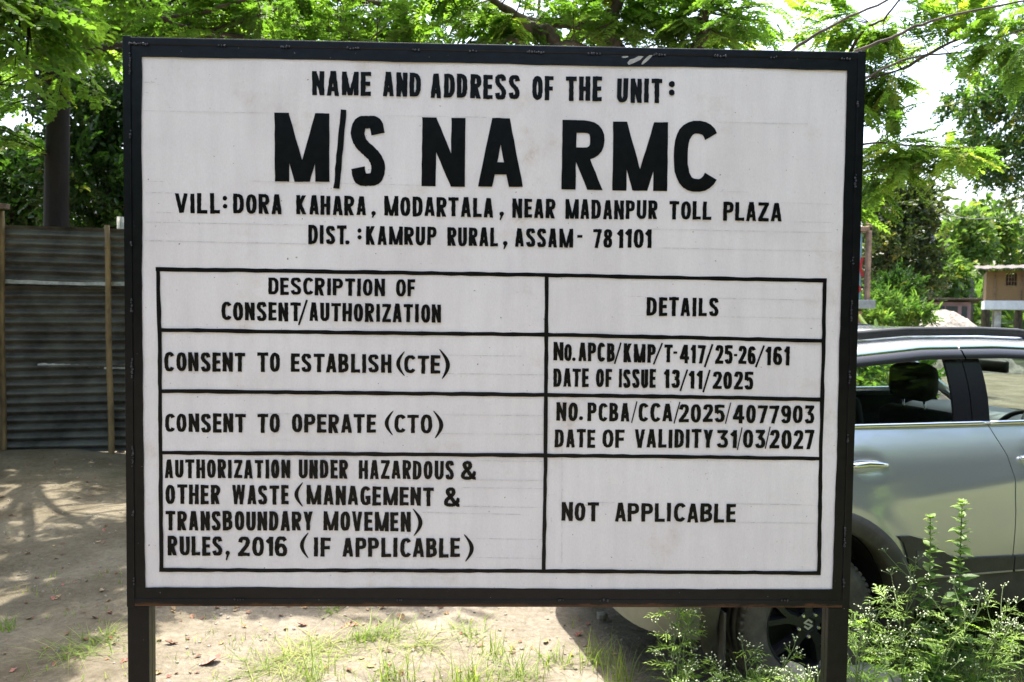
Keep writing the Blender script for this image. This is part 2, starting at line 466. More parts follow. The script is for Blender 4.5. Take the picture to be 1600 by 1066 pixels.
def frame_black(name, rust=False):
    mt = bpy.data.materials.new(name)
    mt.use_nodes = True
    n, l = mt.node_tree.nodes, mt.node_tree.links
    p = n['Principled BSDF']; p.inputs['Roughness'].default_value = 0.28; p.inputs['Specular IOR Level'].default_value = 0.22
    tc = n.new('ShaderNodeTexCoord')
    nz = n.new('ShaderNodeTexNoise'); nz.inputs['Scale'].default_value = 30; nz.inputs['Detail'].default_value = 7
    l.new(tc.outputs['Object'], nz.inputs['Vector'])
    rp = n.new('ShaderNodeValToRGB'); e = rp.color_ramp.elements
    e[0].position = 0.3; e[0].color = (0.003, 0.0034, 0.0044, 1); e[1].position = 0.7; e[1].color = (0.0065, 0.0067, 0.0075, 1)
    l.new(nz.outputs['Fac'], rp.inputs[0])
    src = rp.outputs[0]
    # chips of bare dusty metal
    n2 = n.new('ShaderNodeTexNoise'); n2.inputs['Scale'].default_value = 120; n2.inputs['Detail'].default_value = 2
    l.new(tc.outputs['Object'], n2.inputs['Vector'])
    r2 = n.new('ShaderNodeValToRGB'); r2.color_ramp.elements[0].position = 0.77; r2.color_ramp.elements[1].position = 0.80
    l.new(n2.outputs['Fac'], r2.inputs[0])
    mx = n.new('ShaderNodeMixRGB'); mx.inputs[2].default_value = (0.3, 0.28, 0.26, 1)
    l.new(r2.outputs[0], mx.inputs[0]); l.new(src, mx.inputs[1]); src = mx.outputs[0]
    if rust:
        sx = n.new('ShaderNodeSeparateXYZ'); l.new(tc.outputs['Object'], sx.inputs[0])
        mr = n.new('ShaderNodeMapRange'); mr.inputs[1].default_value = OZ0 - 0.002; mr.inputs[2].default_value = OZ0 + 0.027
        mr.inputs[3].default_value = 0.34; mr.inputs[4].default_value = -0.22
        l.new(sx.outputs[2], mr.inputs[0])
        n3 = n.new('ShaderNodeTexNoise'); n3.inputs['Scale'].default_value = 7; n3.inputs['Detail'].default_value = 8; n3.inputs['Roughness'].default_value = 0.7
        mp = n.new('ShaderNodeMapping'); mp.inputs['Scale'].default_value = (1, 1, 5)
        l.new(tc.outputs['Object'], mp.inputs[0]); l.new(mp.outputs[0], n3.inputs['Vector'])
        ad = n.new('ShaderNodeMath'); ad.operation = 'ADD'; l.new(n3.outputs['Fac'], ad.inputs[0]); l.new(mr.outputs[0], ad.inputs[1])
        r3 = n.new('ShaderNodeValToRGB'); r3.color_ramp.elements[0].position = 0.60; r3.color_ramp.elements[1].position = 0.74
        l.new(ad.outputs[0], r3.inputs[0])
        m3 = n.new('ShaderNodeMixRGB'); m3.inputs[2].default_value = (0.075, 0.034, 0.016, 1)
        l.new(r3.outputs[0], m3.inputs[0]); l.new(src, m3.inputs[1]); src = m3.outputs[0]
    l.new(src, p.inputs['Base Color'])
    bp = n.new('ShaderNodeBump'); bp.inputs['Strength'].default_value = 0.25; bp.inputs['Distance'].default_value = 0.004
    l.new(nz.outputs['Fac'], bp.inputs['Height']); l.new(bp.outputs[0], p.inputs['Normal'])
    return mt

M_WHITE = sign_white()
M_FRAME = frame_black('frame_black_enamel')
M_RUST = frame_black('frame_black_rusted', True)
M_INK = mat('brushed_black_letter_paint', (0.0042, 0.0044, 0.0042), 0.28, var=0.35, scale=40, spec=0.14)
M_RULE = mat('brushed_black_rule_paint', (0.005, 0.0053, 0.0053), 0.28, var=0.35, scale=40, spec=0.14)
M_PENCIL = mat('pencil_grey', (0.645, 0.615, 0.60), 0.8, var=0.25, scale=60)
M_WELD = mat('weld_metal', (0.06, 0.06, 0.064), 0.34, 0.5, var=0.5, scale=160, bump=0.8, bscale=220)
M_BARE = mat('bare_primer', (0.4, 0.38, 0.34), 0.7, var=0.15, scale=60)

# -------- hand-painted glyphs as brush strokes in a cell one unit high
def cat(pts, n=7):
    P = [pts[0]] + list(pts) + [pts[-1]]
    out = []
    for i in range(1, len(P) - 2):
        a, b, c, d = P[i - 1], P[i], P[i + 1], P[i + 2]
        for k in range(n):
            t = k / n
            out.append(tuple(0.5 * ((2 * b[j]) + (-a[j] + c[j]) * t + (2 * a[j] - 5 * b[j] + 4 * c[j] - d[j]) * t * t
                                    + (-a[j] + 3 * b[j] - 3 * c[j] + d[j]) * t ** 3) for j in (0, 1)))
    out.append(pts[-1])
    return out

def bow(cx, cy, rx, ry, a0, a1, n=14, p=0.82):
    o = []
    for i in range(n + 1):
        t = R(a0 + (a1 - a0) * i / n)
        c, s_ = math.cos(t), math.sin(t)
        o.append((cx + rx * math.copysign(abs(c) ** p, c), cy + ry * math.copysign(abs(s_) ** p, s_)))
    return o

GW = {'I': .25, 'M': .80, 'W': .84, 'L': .48, 'E': .47, 'F': .46, '1': .33, '-': .3, 'T': .57, 'C': .56, 'S': .55, 'O': .55, '0': .52,
      'V': .6, 'Z': .54, '&': .74, '2': .54, '3': .53, '³': .53, '4': .62, '7': .53, '5': .53, '6': .54, '8': .54, '9': .54, 'Y': .58, 'K': .58}

def glyph(ch, w, sx, sy):
    """Brush strokes of one letter: list of (path, is_straight)."""
    L, Rr, B, T, cx = sx / 2, w - sx / 2, sy / 2, 1 - sy / 2, w / 2
    rx = cx - L
    V = lambda x: ([(x, -.05), (x, 1.05)], 1)
    H = lambda y, a, b: ([(a, y), (b, y)], 1)
    def D(xa, ya, xb, yb, k):      # slanted stroke carried past both guide lines
        e = .12
        return ([(xa - (xb - xa) * e, ya - (yb - ya) * e), (xb + (xb - xa) * e, yb + (yb - ya) * e)], k)
    if ch == 'I': return [V(cx)]
    if ch == 'H': return [V(L), V(Rr), H(.5, L, Rr)]
    if ch == 'E': return [V(L), H(T, 0, w), H(B, 0, w), H(.51, L, w * .93)]
    if ch == 'F': return [V(L), H(T, 0, w), H(.48, L, w * .92)]
    if ch == 'L': return [V(L), H(B, 0, w)]
    if ch == 'T': return [V(cx), H(T, 0, w)]
    if ch == 'N': return [V(L), V(Rr), D(L * .97, 1, w - L * .97, 0, .84)]
    if ch == 'M': return [V(L), V(Rr), D(L, 1, cx - .01, 0, .84), D(w - L, 1, cx + .01, 0, .84)]
    if ch == 'W': return [D(L * .95, 1, w * .29, 0, .9), D(cx, 1, w * .29, 0, .75), D(w - L * .95, 1, w * .71, 0, .9), D(cx, 1, w * .71, 0, .75)]
    if ch == 'V': return [D(L * .95, 1, cx - .015, 0, .95), D(w - L * .95, 1, cx + .015, 0, .95)]
    if ch == 'A': return [D(L * .95, 0, cx - .025, 1, .95), D(w - L * .95, 0, cx + .025, 1, .95), ([(w * .24, .27), (w * .76, .27)], 1)]
    if ch == 'Y': return [([(L * .8, 1.1), (cx, .40)], 1), ([(w - L * .8, 1.1), (cx, .40)], 1), ([(cx, -.05), (cx, .5)], 1)]
    if ch == 'K': return [V(L), ([(L, .34), (Rr * 1.02, 1.1)], 1), ([(L + .07, .60), (w - sx * .45, -.1)], 1)]
    if ch == 'Z': return [H(T, 0, w), H(B, 0, w), ([(L * .7, .05), (w - L * .7, .95)], 1)]
    if ch == 'X': return [([(L * .8, 1.1), (w - L * .8, -.1)], 1), ([(w - L * .8, 1.1), (L * .8, -.1)], 1)]
    if ch == 'O' or ch == '0': return [(bow(cx, .5, rx, .5 - B, 90, 450, 30), 0)]
    if ch == 'C': return [(bow(cx + rx * .12, .5, rx * 1.12, .5 - B, 38, 322, 24, .8), 0)]
    if ch == 'G': return [(bow(cx + rx * .12, .5, rx * 1.12, .5 - B, 40, 322, 24, .8), 0), H(.42, cx, w), ([(Rr, .46), (Rr, .08)], 1)]
    if ch == 'U': return [([(L, 1.05), (L, .34)] + bow(cx, .34, rx, .34 - B, 180, 360, 12) + [(Rr, .34), (Rr, 1.05)], 0)]
    if ch == 'J': return [([(Rr, 1.05), (Rr, .3)] + bow(cx, .3, rx, .3 - B, 0, -160, 10), 0)]
    if ch == 'D': return [V(L), ([(L, T), (cx - .05, T)] + bow(cx - .05, .5, Rr - cx + .05, .5 - B, 90, -90, 16, .75) + [(cx - .05, B), (L, B)], 0)]
    if ch == 'P': return [V(L), ([(L, T), (cx, T)] + bow(cx, .705, Rr - cx, .295 - B, 90, -90, 12, .8) + [(cx, .41 + B), (L, .41 + B)], 0)]
    if ch == 'R': return [V(L), ([(L, T), (cx, T)] + bow(cx, .715, Rr - cx, .285 - B, 90, -90, 12, .8) + [(cx, .43 + B), (L, .43 + B)], 0), ([(cx - .04, .52), (w - sx * .42, -.1)], 1)]
    if ch == 'B': return [V(L), ([(L, T), (cx, T)] + bow(cx, .74, Rr - cx - .03, .26 - B, 90, -90, 11, .8) + [(cx, .5), (L, .5)], 0),
                          ([(L, .5), (cx, .5)] + bow(cx, .27 + B * .4, Rr - cx, .24 - B * .6, 90, -90, 11, .8) + [(cx, B), (L, B)], 0)]
    if ch == 'S': return [(cat([(Rr, .74), (cx + rx * .72, .895), (cx, T), (cx - rx * .74, .885), (L, .73), (cx - rx * .62, .6), (cx, .51), (cx + rx * .66, .41), (Rr, .27),
                                (cx + rx * .74, .115), (cx, B), (cx - rx * .72, .105), (L, .26)]), 0)]
    if ch == '2': return [(cat([(L, .70), (cx - rx * .7, .88), (cx, T), (cx + rx * .75, .88), (Rr, .71), (cx + rx * .55, .5), (cx - rx * .3, .28), (L * .9, .09)]), 0), H(B, 0, w)]
    if ch == '3': return [(cat([(L, .76), (cx - rx * .6, .9), (cx, T), (cx + rx * .7, .88), (Rr - .02, .74), (cx + rx * .6, .59), (cx - .04, .53)]), 0),
                          (cat([(cx - .04, .53), (cx + rx * .66, .46), (Rr, .28), (cx + rx * .7, .12), (cx, B), (cx - rx * .7, .11), (L, .25)]), 0)]
    if ch == '³': return [H(T, .02, w * .95), ([(w - L * .8, .97), (cx - .05, .53)], 1),
                          (cat([(cx - .08, .56), (cx + rx * .62, .5), (Rr, .3), (cx + rx * .7, .12), (cx, B), (cx - rx * .7, .11), (L, .24)]), 0)]
    if ch == '4': return [([(w * .68, -.05), (w * .68, 1.05)], 1), H(.29, 0, w), ([(w * .64, 1.08), (L * .7, .24)], 1)]
    if ch == '5': return [H(T, L, w * .97), ([(L, .98), (L, .52)], 1), (cat([(L, .52), (cx - rx * .3, .615), (cx + rx * .55, .56), (Rr, .34), (cx + rx * .7, .13), (cx, B), (cx - rx * .7, .11), (L, .24)]), 0)]
    six = [(Rr, .78), (cx + rx * .6, .895), (cx, T), (cx - rx * .72, .84), (L, .52), (L, .30), (cx - rx * .65, .115), (cx, B), (cx + rx * .7, .115), (Rr, .30), (cx + rx * .62, .49), (cx, .555), (cx - rx * .7, .47), (L, .32)]
    if ch == '6': return [(cat(six), 0)]
    if ch == '9': return [(cat([(w - a, 1 - b) for a, b in six]), 0)]
    if ch == '7': return [H(T, 0, w), ([(w - L * .8, 1.0), (w * .34, -.1)], 1)]
    if ch == '8': return [(bow(cx, .745, rx * .9, .255 - B, 90, 450, 20), 0), (bow(cx, .285, rx, .285 - B, 90, 450, 20), 0)]
    if ch == '1': return [V(Rr), ([(Rr, .93), (L * .45, .70)], 1)]
    if ch == '-': return [([(0, .5), (w, .5)], 1)]
    if ch == '&': return [(cat([(w * .98, .44), (w * .80, .20), (w * .52, B), (L + .02, .13), (L, .30), (w * .36, .5), (w * .60, .68), (w * .58, .86), (w * .42, T), (w * .24, .84), (w * .26, .68), (w * .46, .46), (w * .70, .22), (w * 1.02, -.0)]), 0)]
    raise KeyError(ch)

def clip_poly(poly, lo, hi, ax):
    for sgn, lim in ((1, lo), (-1, -hi)):
        out = []
        for i in range(len(poly)):
            a, b = poly[i], poly[(i + 1) % len(poly)]
            da, db = sgn * a[ax] - lim, sgn * b[ax] - lim
            if da >= 0: out.append(a)
            if (da >= 0) != (db >= 0):
                t = da / (da - db)
                out.append((a[0] + (b[0] - a[0]) * t, a[1] + (b[1] - a[1]) * t))
        poly = out
        if len(poly) < 3: return []
    return poly

def brush(path, sx, sy, straight, rough, rng):
    """Quads of a brush stroke with slightly wavering edges."""
    if straight:
        a, b = path
        n = max(3, int(math.hypot(b[0] - a[0], b[1] - a[1]) * 9))
        path = [(a[0] + (b[0] - a[0]) * i / n, a[1] + (b[1] - a[1]) * i / n) for i in range(n + 1)]
    else:
        q = [path[0]]
        for p_ in path[1:]:
            if math.hypot(p_[0] - q[-1][0], p_[1] - q[-1][1]) > 1e-4: q.append(p_)
        path = q
    closed = (not straight) and math.hypot(path[0][0] - path[-1][0], path[0][1] - path[-1][1]) < 1e-3
    Ls, Rs = [], []
    n = len(path)
    for i, p_ in enumerate(path):
        if closed:
            a, b = path[(i - 1) % (n - 1)], path[(i + 1) % (n - 1)]
        else:
            a, b = path[max(i - 1, 0)], path[min(i + 1, n - 1)]
        dx, dy = b[0] - a[0], b[1] - a[1]
        d = math.hypot(dx, dy) or 1
        dx, dy = dx / d, dy / d
        if straight and abs(dx) > 0.02 and abs(dy) > 0.02: th = sx * (0.94 * straight if rough > .005 else .6 + .4 * straight)
        else: th = math.sqrt((sx * dy) ** 2 + (sy * dx) ** 2)
        h1 = th / 2 + rng.uniform(-1, 1) * rough; h2 = th / 2 + rng.uniform(-1, 1) * rough
        Ls.append((p_[0] - dy * h1, p_[1] + dx * h1)); Rs.append((p_[0] + dy * h2, p_[1] - dx * h2))
    if closed: Ls[-1], Rs[-1] = Ls[0], Rs[0]
    return [[Ls[i], Ls[i + 1], Rs[i + 1], Rs[i]] for i in range(n - 1)]

def word_faces(mb, text, x0, x1, t0, b0, t1, b1, ybase, rng, sx, sy, rough, gap):
    ht = ((t0 - b0) + (t1 - b1)) / 2
    ws = [GW.get(c, .56) * rng.uniform(.96, 1.04) for c in text]
    target = (x1 - x0) / ht
    k = (target - gap * (len(text) - 1)) / sum(ws)
    if k < 0.8: gap *= 0.75; k = (target - gap * (len(text) - 1)) / sum(ws)
    sx = min(sx, sx * (0.55 + 0.45 * k)); ws = [q * k for q in ws]
    x = 0.0; lay = 0
    for c, wd in zip(text, ws):
        jr = rng.uniform(-.012, .012); jy0 = rng.uniform(-.02, .02); jy1 = rng.uniform(-.02, .02); jx = rng.uniform(-.015, .015)
        if text == '-': st = [([(0, .5), (wd, .5)], 1)]; s_y = 0.95; s_x = .95
        else: st = glyph(c, wd, min(sx, wd * .95), sy); s_x, s_y = min(sx, wd * .95), sy
        for path, straight in st:
            lay += 1
            for q in brush(path, s_x, s_y, straight, rough, rng):
                q = clip_poly(q, rough * rng.uniform(-1, 1), 1 + rough * rng.uniform(-1, 1), 1)
                if not q: continue
                q = clip_poly(q, -.01, wd + .01, 0)
                if not q: continue
                pts = []
                for u, v_ in q:
                    uu = (x + u + jr * (v_ - .5) + jx) / target
                    vv = v_ * (1 + jy1 - jy0) + jy0
                    top = t0 + (t1 - t0) * uu; bot = b0 + (b1 - b0) * uu
                    pts.append((x0 + (x1 - x0) * uu, ybase - 0.00003 * lay, bot + (top - bot) * vv))
                mb.add(pts, [tuple(range(len(pts)))])
        x += wd + gap

def disc(mb, x, z, r, y, n=14, rng=random):
    mb.add([(x + r * rng.uniform(.9, 1.08) * math.cos(2 * math.pi * k / n), y, z + r * rng.uniform(.9, 1.08) * math.sin(2 * math.pi * k / n)) for k in range(n)], [tuple(range(n))])

def wavy_strip(mb, pts, w0, y, rng, step=0.03, rough=0.0011, axis=None):
    P = []
    for i in range(len(pts) - 1):
        a, b = pts[i], pts[i + 1]
        n = max(1, int(math.hypot(b[0] - a[0], b[1] - a[1]) / step))
        P += [(a[0] + (b[0] - a[0]) * k / n, a[1] + (b[1] - a[1]) * k / n) for k in range(n)]
    P.append(pts[-1])
    vs, fs = [], []
    for i, p_ in enumerate(P):
        a, b = P[max(i - 1, 0)], P[min(i + 1, len(P) - 1)]
        dx, dz = b[0] - a[0], b[1] - a[1]
        d = math.hypot(dx, dz); dx, dz = dx / d, dz / d
        h1 = w0 / 2 + rng.uniform(-1, 1) * rough; h2 = w0 / 2 + rng.uniform(-1, 1) * rough
        vs += [(p_[0] - dz * h1, y, p_[1] + dx * h1), (p_[0] + dz * h2, y, p_[1] - dx * h2)]
        if i: fs.append((2 * i - 2, 2 * i - 1, 2 * i + 1, 2 * i))
    mb.add(vs, fs)

def crescent(mb, x0, z0, x1, z1, bulge, th, y):
    """A parenthesis: arc from the upper to the lower tip, thick in the middle."""
    n = 14; vs, fs = [], []
    for i in range(n + 1):
        t = i / n
        px, pz = x0 + (x1 - x0) * t, z0 + (z1 - z0) * t
        k = math.sin(math.pi * t)
        h = th * (0.22 + 0.78 * k ** .8)
        vs += [(px + bulge * k - h / 2, y, pz), (px + bulge * k + h / 2, y, pz)]
        if i: fs.append((2 * i - 2, 2 * i - 1, 2 * i + 1, 2 * i))
    mb.add(vs, fs)

def build_sign():
    rng = random.Random(3)
    root = empty('notice_board', SIGN, SIGN_RZ)
    tag(root, 'large white hand-painted consent notice board in a black steel frame on two posts', 'notice board')
    # sheet
    mb = MB()
    nx, nz = 60, 46
    vs = [(-OW + .02 + (2 * OW - .04) * i / nx, 0.0012 * math.sin(i * .35) * math.sin(j * .3 + 1), OZ0 + .02 + (OZ1 - OZ0 - .04) * j / nz) for j in range(nz + 1) for i in range(nx + 1)]
    mb.add(vs, [(j * (nx + 1) + i, j * (nx + 1) + i + 1, (j + 1) * (nx + 1) + i + 1, (j + 1) * (nx + 1) + i) for j in range(nz) for i in range(nx)])
    b2 = MB()
    mb.build('panel', M_WHITE, root, True)
    mb = MB(); mb.box((0, .006, (OZ0 + OZ1) / 2), (2 * OW - .03, .004, OZ1 - OZ0 - .03)); mb.build('back_sheet', M_FRAME, root)
    # painted black margin on the sheet, wavering inner edge
    mb = MB()
    def margin(a, b, inner, outer, vert):
        n = 70; vs, fs = [], []; o = 0.0
        for i in range(n + 1):
            t = a + (b - a) * i / n
            o = o * .8 + rng.uniform(-1, 1) * .0009
            q = inner(i / n) + o
            vs += [((t, -.0032, q) if not vert else (q, -.0034, t)), ((t, -.0032, outer) if not vert else (outer, -.0034, t))]
            if i: fs.append((2 * i - 2, 2 * i - 1, 2 * i + 1, 2 * i))
        mb.add(vs, fs)
    xi = OW - .024; zi0, zi1 = OZ0 + .024, OZ1 - .024
    margin(-xi, xi, lambda t: BZ1 + .001 * math.sin(9 * t), zi1, False)
    margin(-xi, xi, lambda t: BZ0 + .001 * math.sin(7 * t), zi0, False)
    margin(zi0, zi1, lambda t: -BW - .004 * math.sin(3.0 * t) , -xi, True)
    margin(zi0, zi1, lambda t: BW - .001 + .003 * math.sin(2.6 * t + .3), xi, True)
    mb.build('painted_margin', M_FRAME, root)
    # angle-iron frame
    D = .026
    top = MB(); top.box((0, D / 2 - .006, OZ1 - .0125), (2 * OW - .004, D, .025), bev=.0045); top.build('frame_rail', M_FRAME, root)
    bot = MB(); bot.box((0, D / 2 - .006, OZ0 + .0125), (2 * OW - .004, D, .025), bev=.002); bot.build('frame_rail', M_RUST, root)
    for s in (-1, 1):
        q = MB(); q.box((s * (OW - .0125), D / 2 - .0075, (OZ0 + OZ1) / 2), (.025, D, OZ1 - OZ0 + .004), bev=.002); q.build('frame_stile', M_FRAME, root)
    # weld beads along the seams
    mb = MB()
    def bead(x, z, L, vert):
        n = max(3, int(L / .006))
        for k in range(n):
            t = (k / (n - 1) - .5) * L
            c = (x, -.0085, z + t) if vert else (x + t, -.0085, z)
            M = Matrix.Diagonal((rng.uniform(.8, 1.2), .5, rng.uniform(.8, 1.3), 1))
            r = rng.uniform(.0026, .0048)
            bm = bmesh.new(); bmesh.ops.create_icosphere(bm, subdivisions=1, radius=r)
            j = (rng.uniform(-.0015, .0015), 0, rng.uniform(-.0015, .0015))
            bm.verts.index_update()
            mb.add([Vector(c) + Vector(j) + (M @ q.co) for q in bm.verts], [tuple(q.index for q in f.verts) for f in bm.faces])
            bm.free()
    bead(-1.115, zi1 + .001, .055, False)
    for px in (-.86, -.665, -.455, -.26, -.08, .115, .30, .505, .70, .87, 1.10):
        bead(px, zi1 + .0005, rng.choice((.018, .026, .034, .05)), False)
    for px in (-.81, -.30, .22, .36, .95):
        bead(px, zi0, rng.uniform(.012, .03), False)
    for s in (-1, 1):
        z = .84
        while z < 2.5:
            bead(s * (xi + .001), z, rng.choice((.012, .02, .035, .06)), True); z += rng.uniform(.11, .34)
    mb.build('weld_seam', M_WELD, root, True)
    # flaked patch of paint on the top margin
    mb = MB()
    for (xs, zs, ln, hh, an) in ((.43, 2.507, .055, .018, .45), (.468, 2.511, .05, .013, .75), (.398, 2.517, .022, .006, .1)):
        pts = []
        for k in range(12):
            t = 2 * math.pi * k / 12
            u, v_ = math.cos(t) * ln / 2 * rng.uniform(.85, 1.1), math.sin(t) * hh / 2 * rng.uniform(.6, 1.2)
            pts.append((xs + u * math.cos(an) - v_ * math.sin(an), -.0042 - .0002 * rng.random(), zs + u * math.sin(an) + v_ * math.cos(an)))
        mb.add(pts, [tuple(range(12))])
    mb.build('paint_flake', M_BARE, root)
    # posts
    for s in (-1, 1):
        q = MB(); q.box((s * (OW - .034), .0345, OZ1 / 2 - .16), (.0675, .028, OZ1 + .31), bev=.002)
        q.box((s * (OW - .034), .0085, OZ0 / 2 - .152), (.068, .0235, OZ0 + .301), bev=.002)
        q.build('post', M_FRAME, root)
    # writing, one part per line of text
    lines, rules, cur = [], MB(), None
    lastz = None
    for e in BOARD:
        k = e[0]
        if k == 'LINE': wavy_strip(rules, list(e[1:]), .0122, -.0020 - .0001 * len(rules.f) / 40, rng)
        elif k == 'PENCIL':
            pencil = MB(); wavy_strip(pencil, list(e[1:]), .0013, -.00145, rng, .05, .0005); pencil.build('pencil_line', M_PENCIL, root)
        else:
            z = e[4] if len(e) == 7 and k not in ('SLASH',) else e[2]
            if lastz is None or len(e) == 7:
                cur = MB(); lines.append(cur); lastz = z
            elif len(e) == 7: lastz = z
            y = -.0022
            if k == 'DOT': disc(cur, e[1], e[2], e[3], y, rng=rng)
            elif k == 'SLASH': wavy_strip(cur, [(e[1], e[2]), (e[3], e[4])], e[5], y - .0012, rng, .02, e[5] * .08)
            elif k == 'LPAR': crescent(cur, e[1], e[2], e[3], e[4], -.020, .0125, y)
            elif k == 'RPAR': crescent(cur, e[1], e[2], e[3], e[4], .022, .0135, y)
            elif k == 'COMMA':
                disc(cur, e[1], e[2] - .004, .0072, y, rng=rng)
                cur.add([(e[1] + .0070, y - .0001, e[2] - .004), (e[1] - .003, y - .0001, e[2] - .008), (e[3] - .003, y - .0001, e[4]), (e[3] + .001, y - .0001, e[4])], [(0, 1, 2, 3)])
            else:
                ht = e[3] - e[4]
                big = ht > .15
                word_faces(cur, *e, y, rng, .207 if big else .21, .18 if big else .175, .0035 if big else .011, .10 if not big else 0)
    for q in lines: q.build('lettering', M_INK, root)
    rules.build('table_rule', M_RULE, root)
    return root
build_sign()
# ================================================================== GROUND
def gz(x, y):
    """Height of the ground."""
    x = np.asarray(x, float); y = np.asarray(y, float)
    z = .018 * np.sin(1.3 * x + .7) * np.sin(1.1 * y + .3) + .010 * np.sin(3.1 * x + 1.9 * y) + .006 * np.sin(6.7 * x - 5.3 * y + 1)
    z = z + .004 * np.sin(13.7 * x + 4.1 * y) * np.sin(11.3 * y - 3.2 * x)
    fade = np.clip((y - 1.0) / 2.0, 0, 1)
    mound = .10 * np.exp(-((y - 8.6) / .55) ** 2) * (x < -2.5) * (.6 + .4 * np.sin(2.1 * x))
    berm = .05 * np.exp(-((y - 7.2) / .4) ** 2) * np.exp(-((x + 4.6) / 1.1) ** 2)
    return z * fade + mound + berm

def ground_mat():
    mt = bpy.data.materials.new('sandy_soil')
    mt.use_nodes = True
    n, l = mt.node_tree.nodes, mt.node_tree.links
    p = n['Principled BSDF']; p.inputs['Roughness'].default_value = 0.95; p.inputs['Specular IOR Level'].default_value = 0.15
    tc = n.new('ShaderNodeTexCoord')
    def noise(s, d=6, r=.6):
        z = n.new('ShaderNodeTexNoise'); z.inputs['Scale'].default_value = s; z.inputs['Detail'].default_value = d; z.inputs['Roughness'].default_value = r
        l.new(tc.outputs['Object'], z.inputs['Vector']); return z.outputs['Fac']
    def ramp(s, a, b, ca, cb):
        rp = n.new('ShaderNodeValToRGB'); e = rp.color_ramp.elements
        e[0].position, e[0].color, e[1].position, e[1].color = a, (*ca, 1), b, (*cb, 1)
        l.new(s, rp.inputs[0]); return rp.outputs[0]
    def mix(f, a, b, mode='MIX'):
        mx = n.new('ShaderNodeMixRGB'); mx.blend_type = mode
        if isinstance(f, float): mx.inputs[0].default_value = f
        else: l.new(f, mx.inputs[0])
        l.new(a, mx.inputs[1]); l.new(b, mx.inputs[2]); return mx.outputs[0]
    sand = ramp(noise(1.6, 8), .35, .65, (.175, .150, .112), (.315, .280, .225))
    fine = ramp(noise(28, 6, .75), .3, .62, (.60, .57, .53), (1, 1, 1))
    grit = ramp(noise(170, 2), .26, .34, (.45, .40, .34), (1, 1, 1))
    sy = n.new('ShaderNodeSeparateXYZ'); l.new(tc.outputs['Object'], sy.inputs[0])
    yard = n.new('ShaderNodeMapRange'); yard.inputs[1].default_value = -2.2; yard.inputs[2].default_value = -.9; yard.inputs[3].default_value = 1.0; yard.inputs[4].default_value = 0.0; l.new(sy.outputs[0], yard.inputs[0])
    earth = n.new('ShaderNodeRGB'); earth.outputs[0].default_value = (.72, .70, .62, 1)
    c = mix(1.0, sand, fine, 'MULTIPLY'); c2 = mix(1.0, c, earth.outputs[0], 'MULTIPLY'); c = mix(yard.outputs[0], c, c2); c = mix(1.0, c, grit, 'MULTIPLY')
    # thin green growth in patches, and meadow farther off
    green = ramp(noise(9, 5), .3, .7, (.048, .058, .022), (.092, .102, .042))
    sx = n.new('ShaderNodeSeparateXYZ'); l.new(tc.outputs['Object'], sx.inputs[0])
    far = n.new('ShaderNodeMapRange'); far.inputs[1].default_value = 22; far.inputs[2].default_value = 30; l.new(sx.outputs[1], far.inputs[0])
    rx = n.new('ShaderNodeMapRange'); rx.inputs[1].default_value = .9; rx.inputs[2].default_value = 2.2; rx.inputs[4].default_value = .36; l.new(sx.outputs[0], rx.inputs[0])
    ry = n.new('ShaderNodeMapRange'); ry.inputs[1].default_value = 6.0; ry.inputs[2].default_value = 4.6; l.new(sx.outputs[1], ry.inputs[0])
    rr = n.new('ShaderNodeMath'); rr.operation = 'MULTIPLY'; l.new(rx.outputs[0], rr.inputs[0]); l.new(ry.outputs[0], rr.inputs[1])
    ad = n.new('ShaderNodeMath'); ad.operation = 'ADD'; l.new(noise(1.1, 6, .7), ad.inputs[0]); l.new(rr.outputs[0], ad.inputs[1])
    patch = ramp(ad.outputs[0], .60, .76, (0, 0, 0), (.92, .92, .92))
    mxv = n.new('ShaderNodeMath'); mxv.operation = 'MAXIMUM'
    pm = n.new('ShaderNodeMapRange'); pm.inputs[1].default_value = 10; pm.inputs[2].default_value = 7; l.new(sx.outputs[1], pm.inputs[0])
    pp = n.new('ShaderNodeMath'); pp.operation = 'MULTIPLY'; l.new(patch, pp.inputs[0]); l.new(pm.outputs[0], pp.inputs[1]); l.new(pp.outputs[0], mxv.inputs[0]); l.new(far.outputs[0], mxv.inputs[1])
    c = mix(mxv.outputs[0], c, green)
    l.new(c, p.inputs['Base Color'])
    bp = n.new('ShaderNodeBump'); bp.inputs['Strength'].default_value = .9; bp.inputs['Distance'].default_value = .03
    a2 = n.new('ShaderNodeMath'); a2.operation = 'MULTIPLY_ADD'; a2.inputs[1].default_value = .35
    l.new(noise(75, 4, .7), a2.inputs[0]); l.new(noise(11, 7, .7), a2.inputs[2])
    l.new(a2.outputs[0], bp.inputs['Height']); l.new(bp.outputs[0], p.inputs['Normal'])
    return mt

def build_ground():
    t = np.linspace(-1, 1, 241)
    xs = 6 * t + 594 * np.sign(t) * np.abs(t) ** 9
    u = np.linspace(0, 1, 221)
    ys = -30 + 0 * u
    ys = np.concatenate([np.linspace(-60, 2.4, 10), np.linspace(2.5, 11, 190), 11 + 900 * np.linspace(.004, 1, 40) ** 2.2])
    X, Y = np.meshgrid(xs, ys)
    V = np.stack([X.ravel(), Y.ravel(), gz(X, Y).ravel()], 1)
    nx, ny = len(xs), len(ys)
    i, j = np.meshgrid(np.arange(nx - 1), np.arange(ny - 1))
    a = (j * nx + i).ravel()
    F = np.stack([a, a + 1, a + 1 + nx, a + nx], 1)
    o = obj('ground', np_mesh('ground', V, F), ground_mat(), None, True)
    o['kind'] = 'structure'; o['label'] = 'pale sandy ground with dry leaves and thin grass'
build_ground()

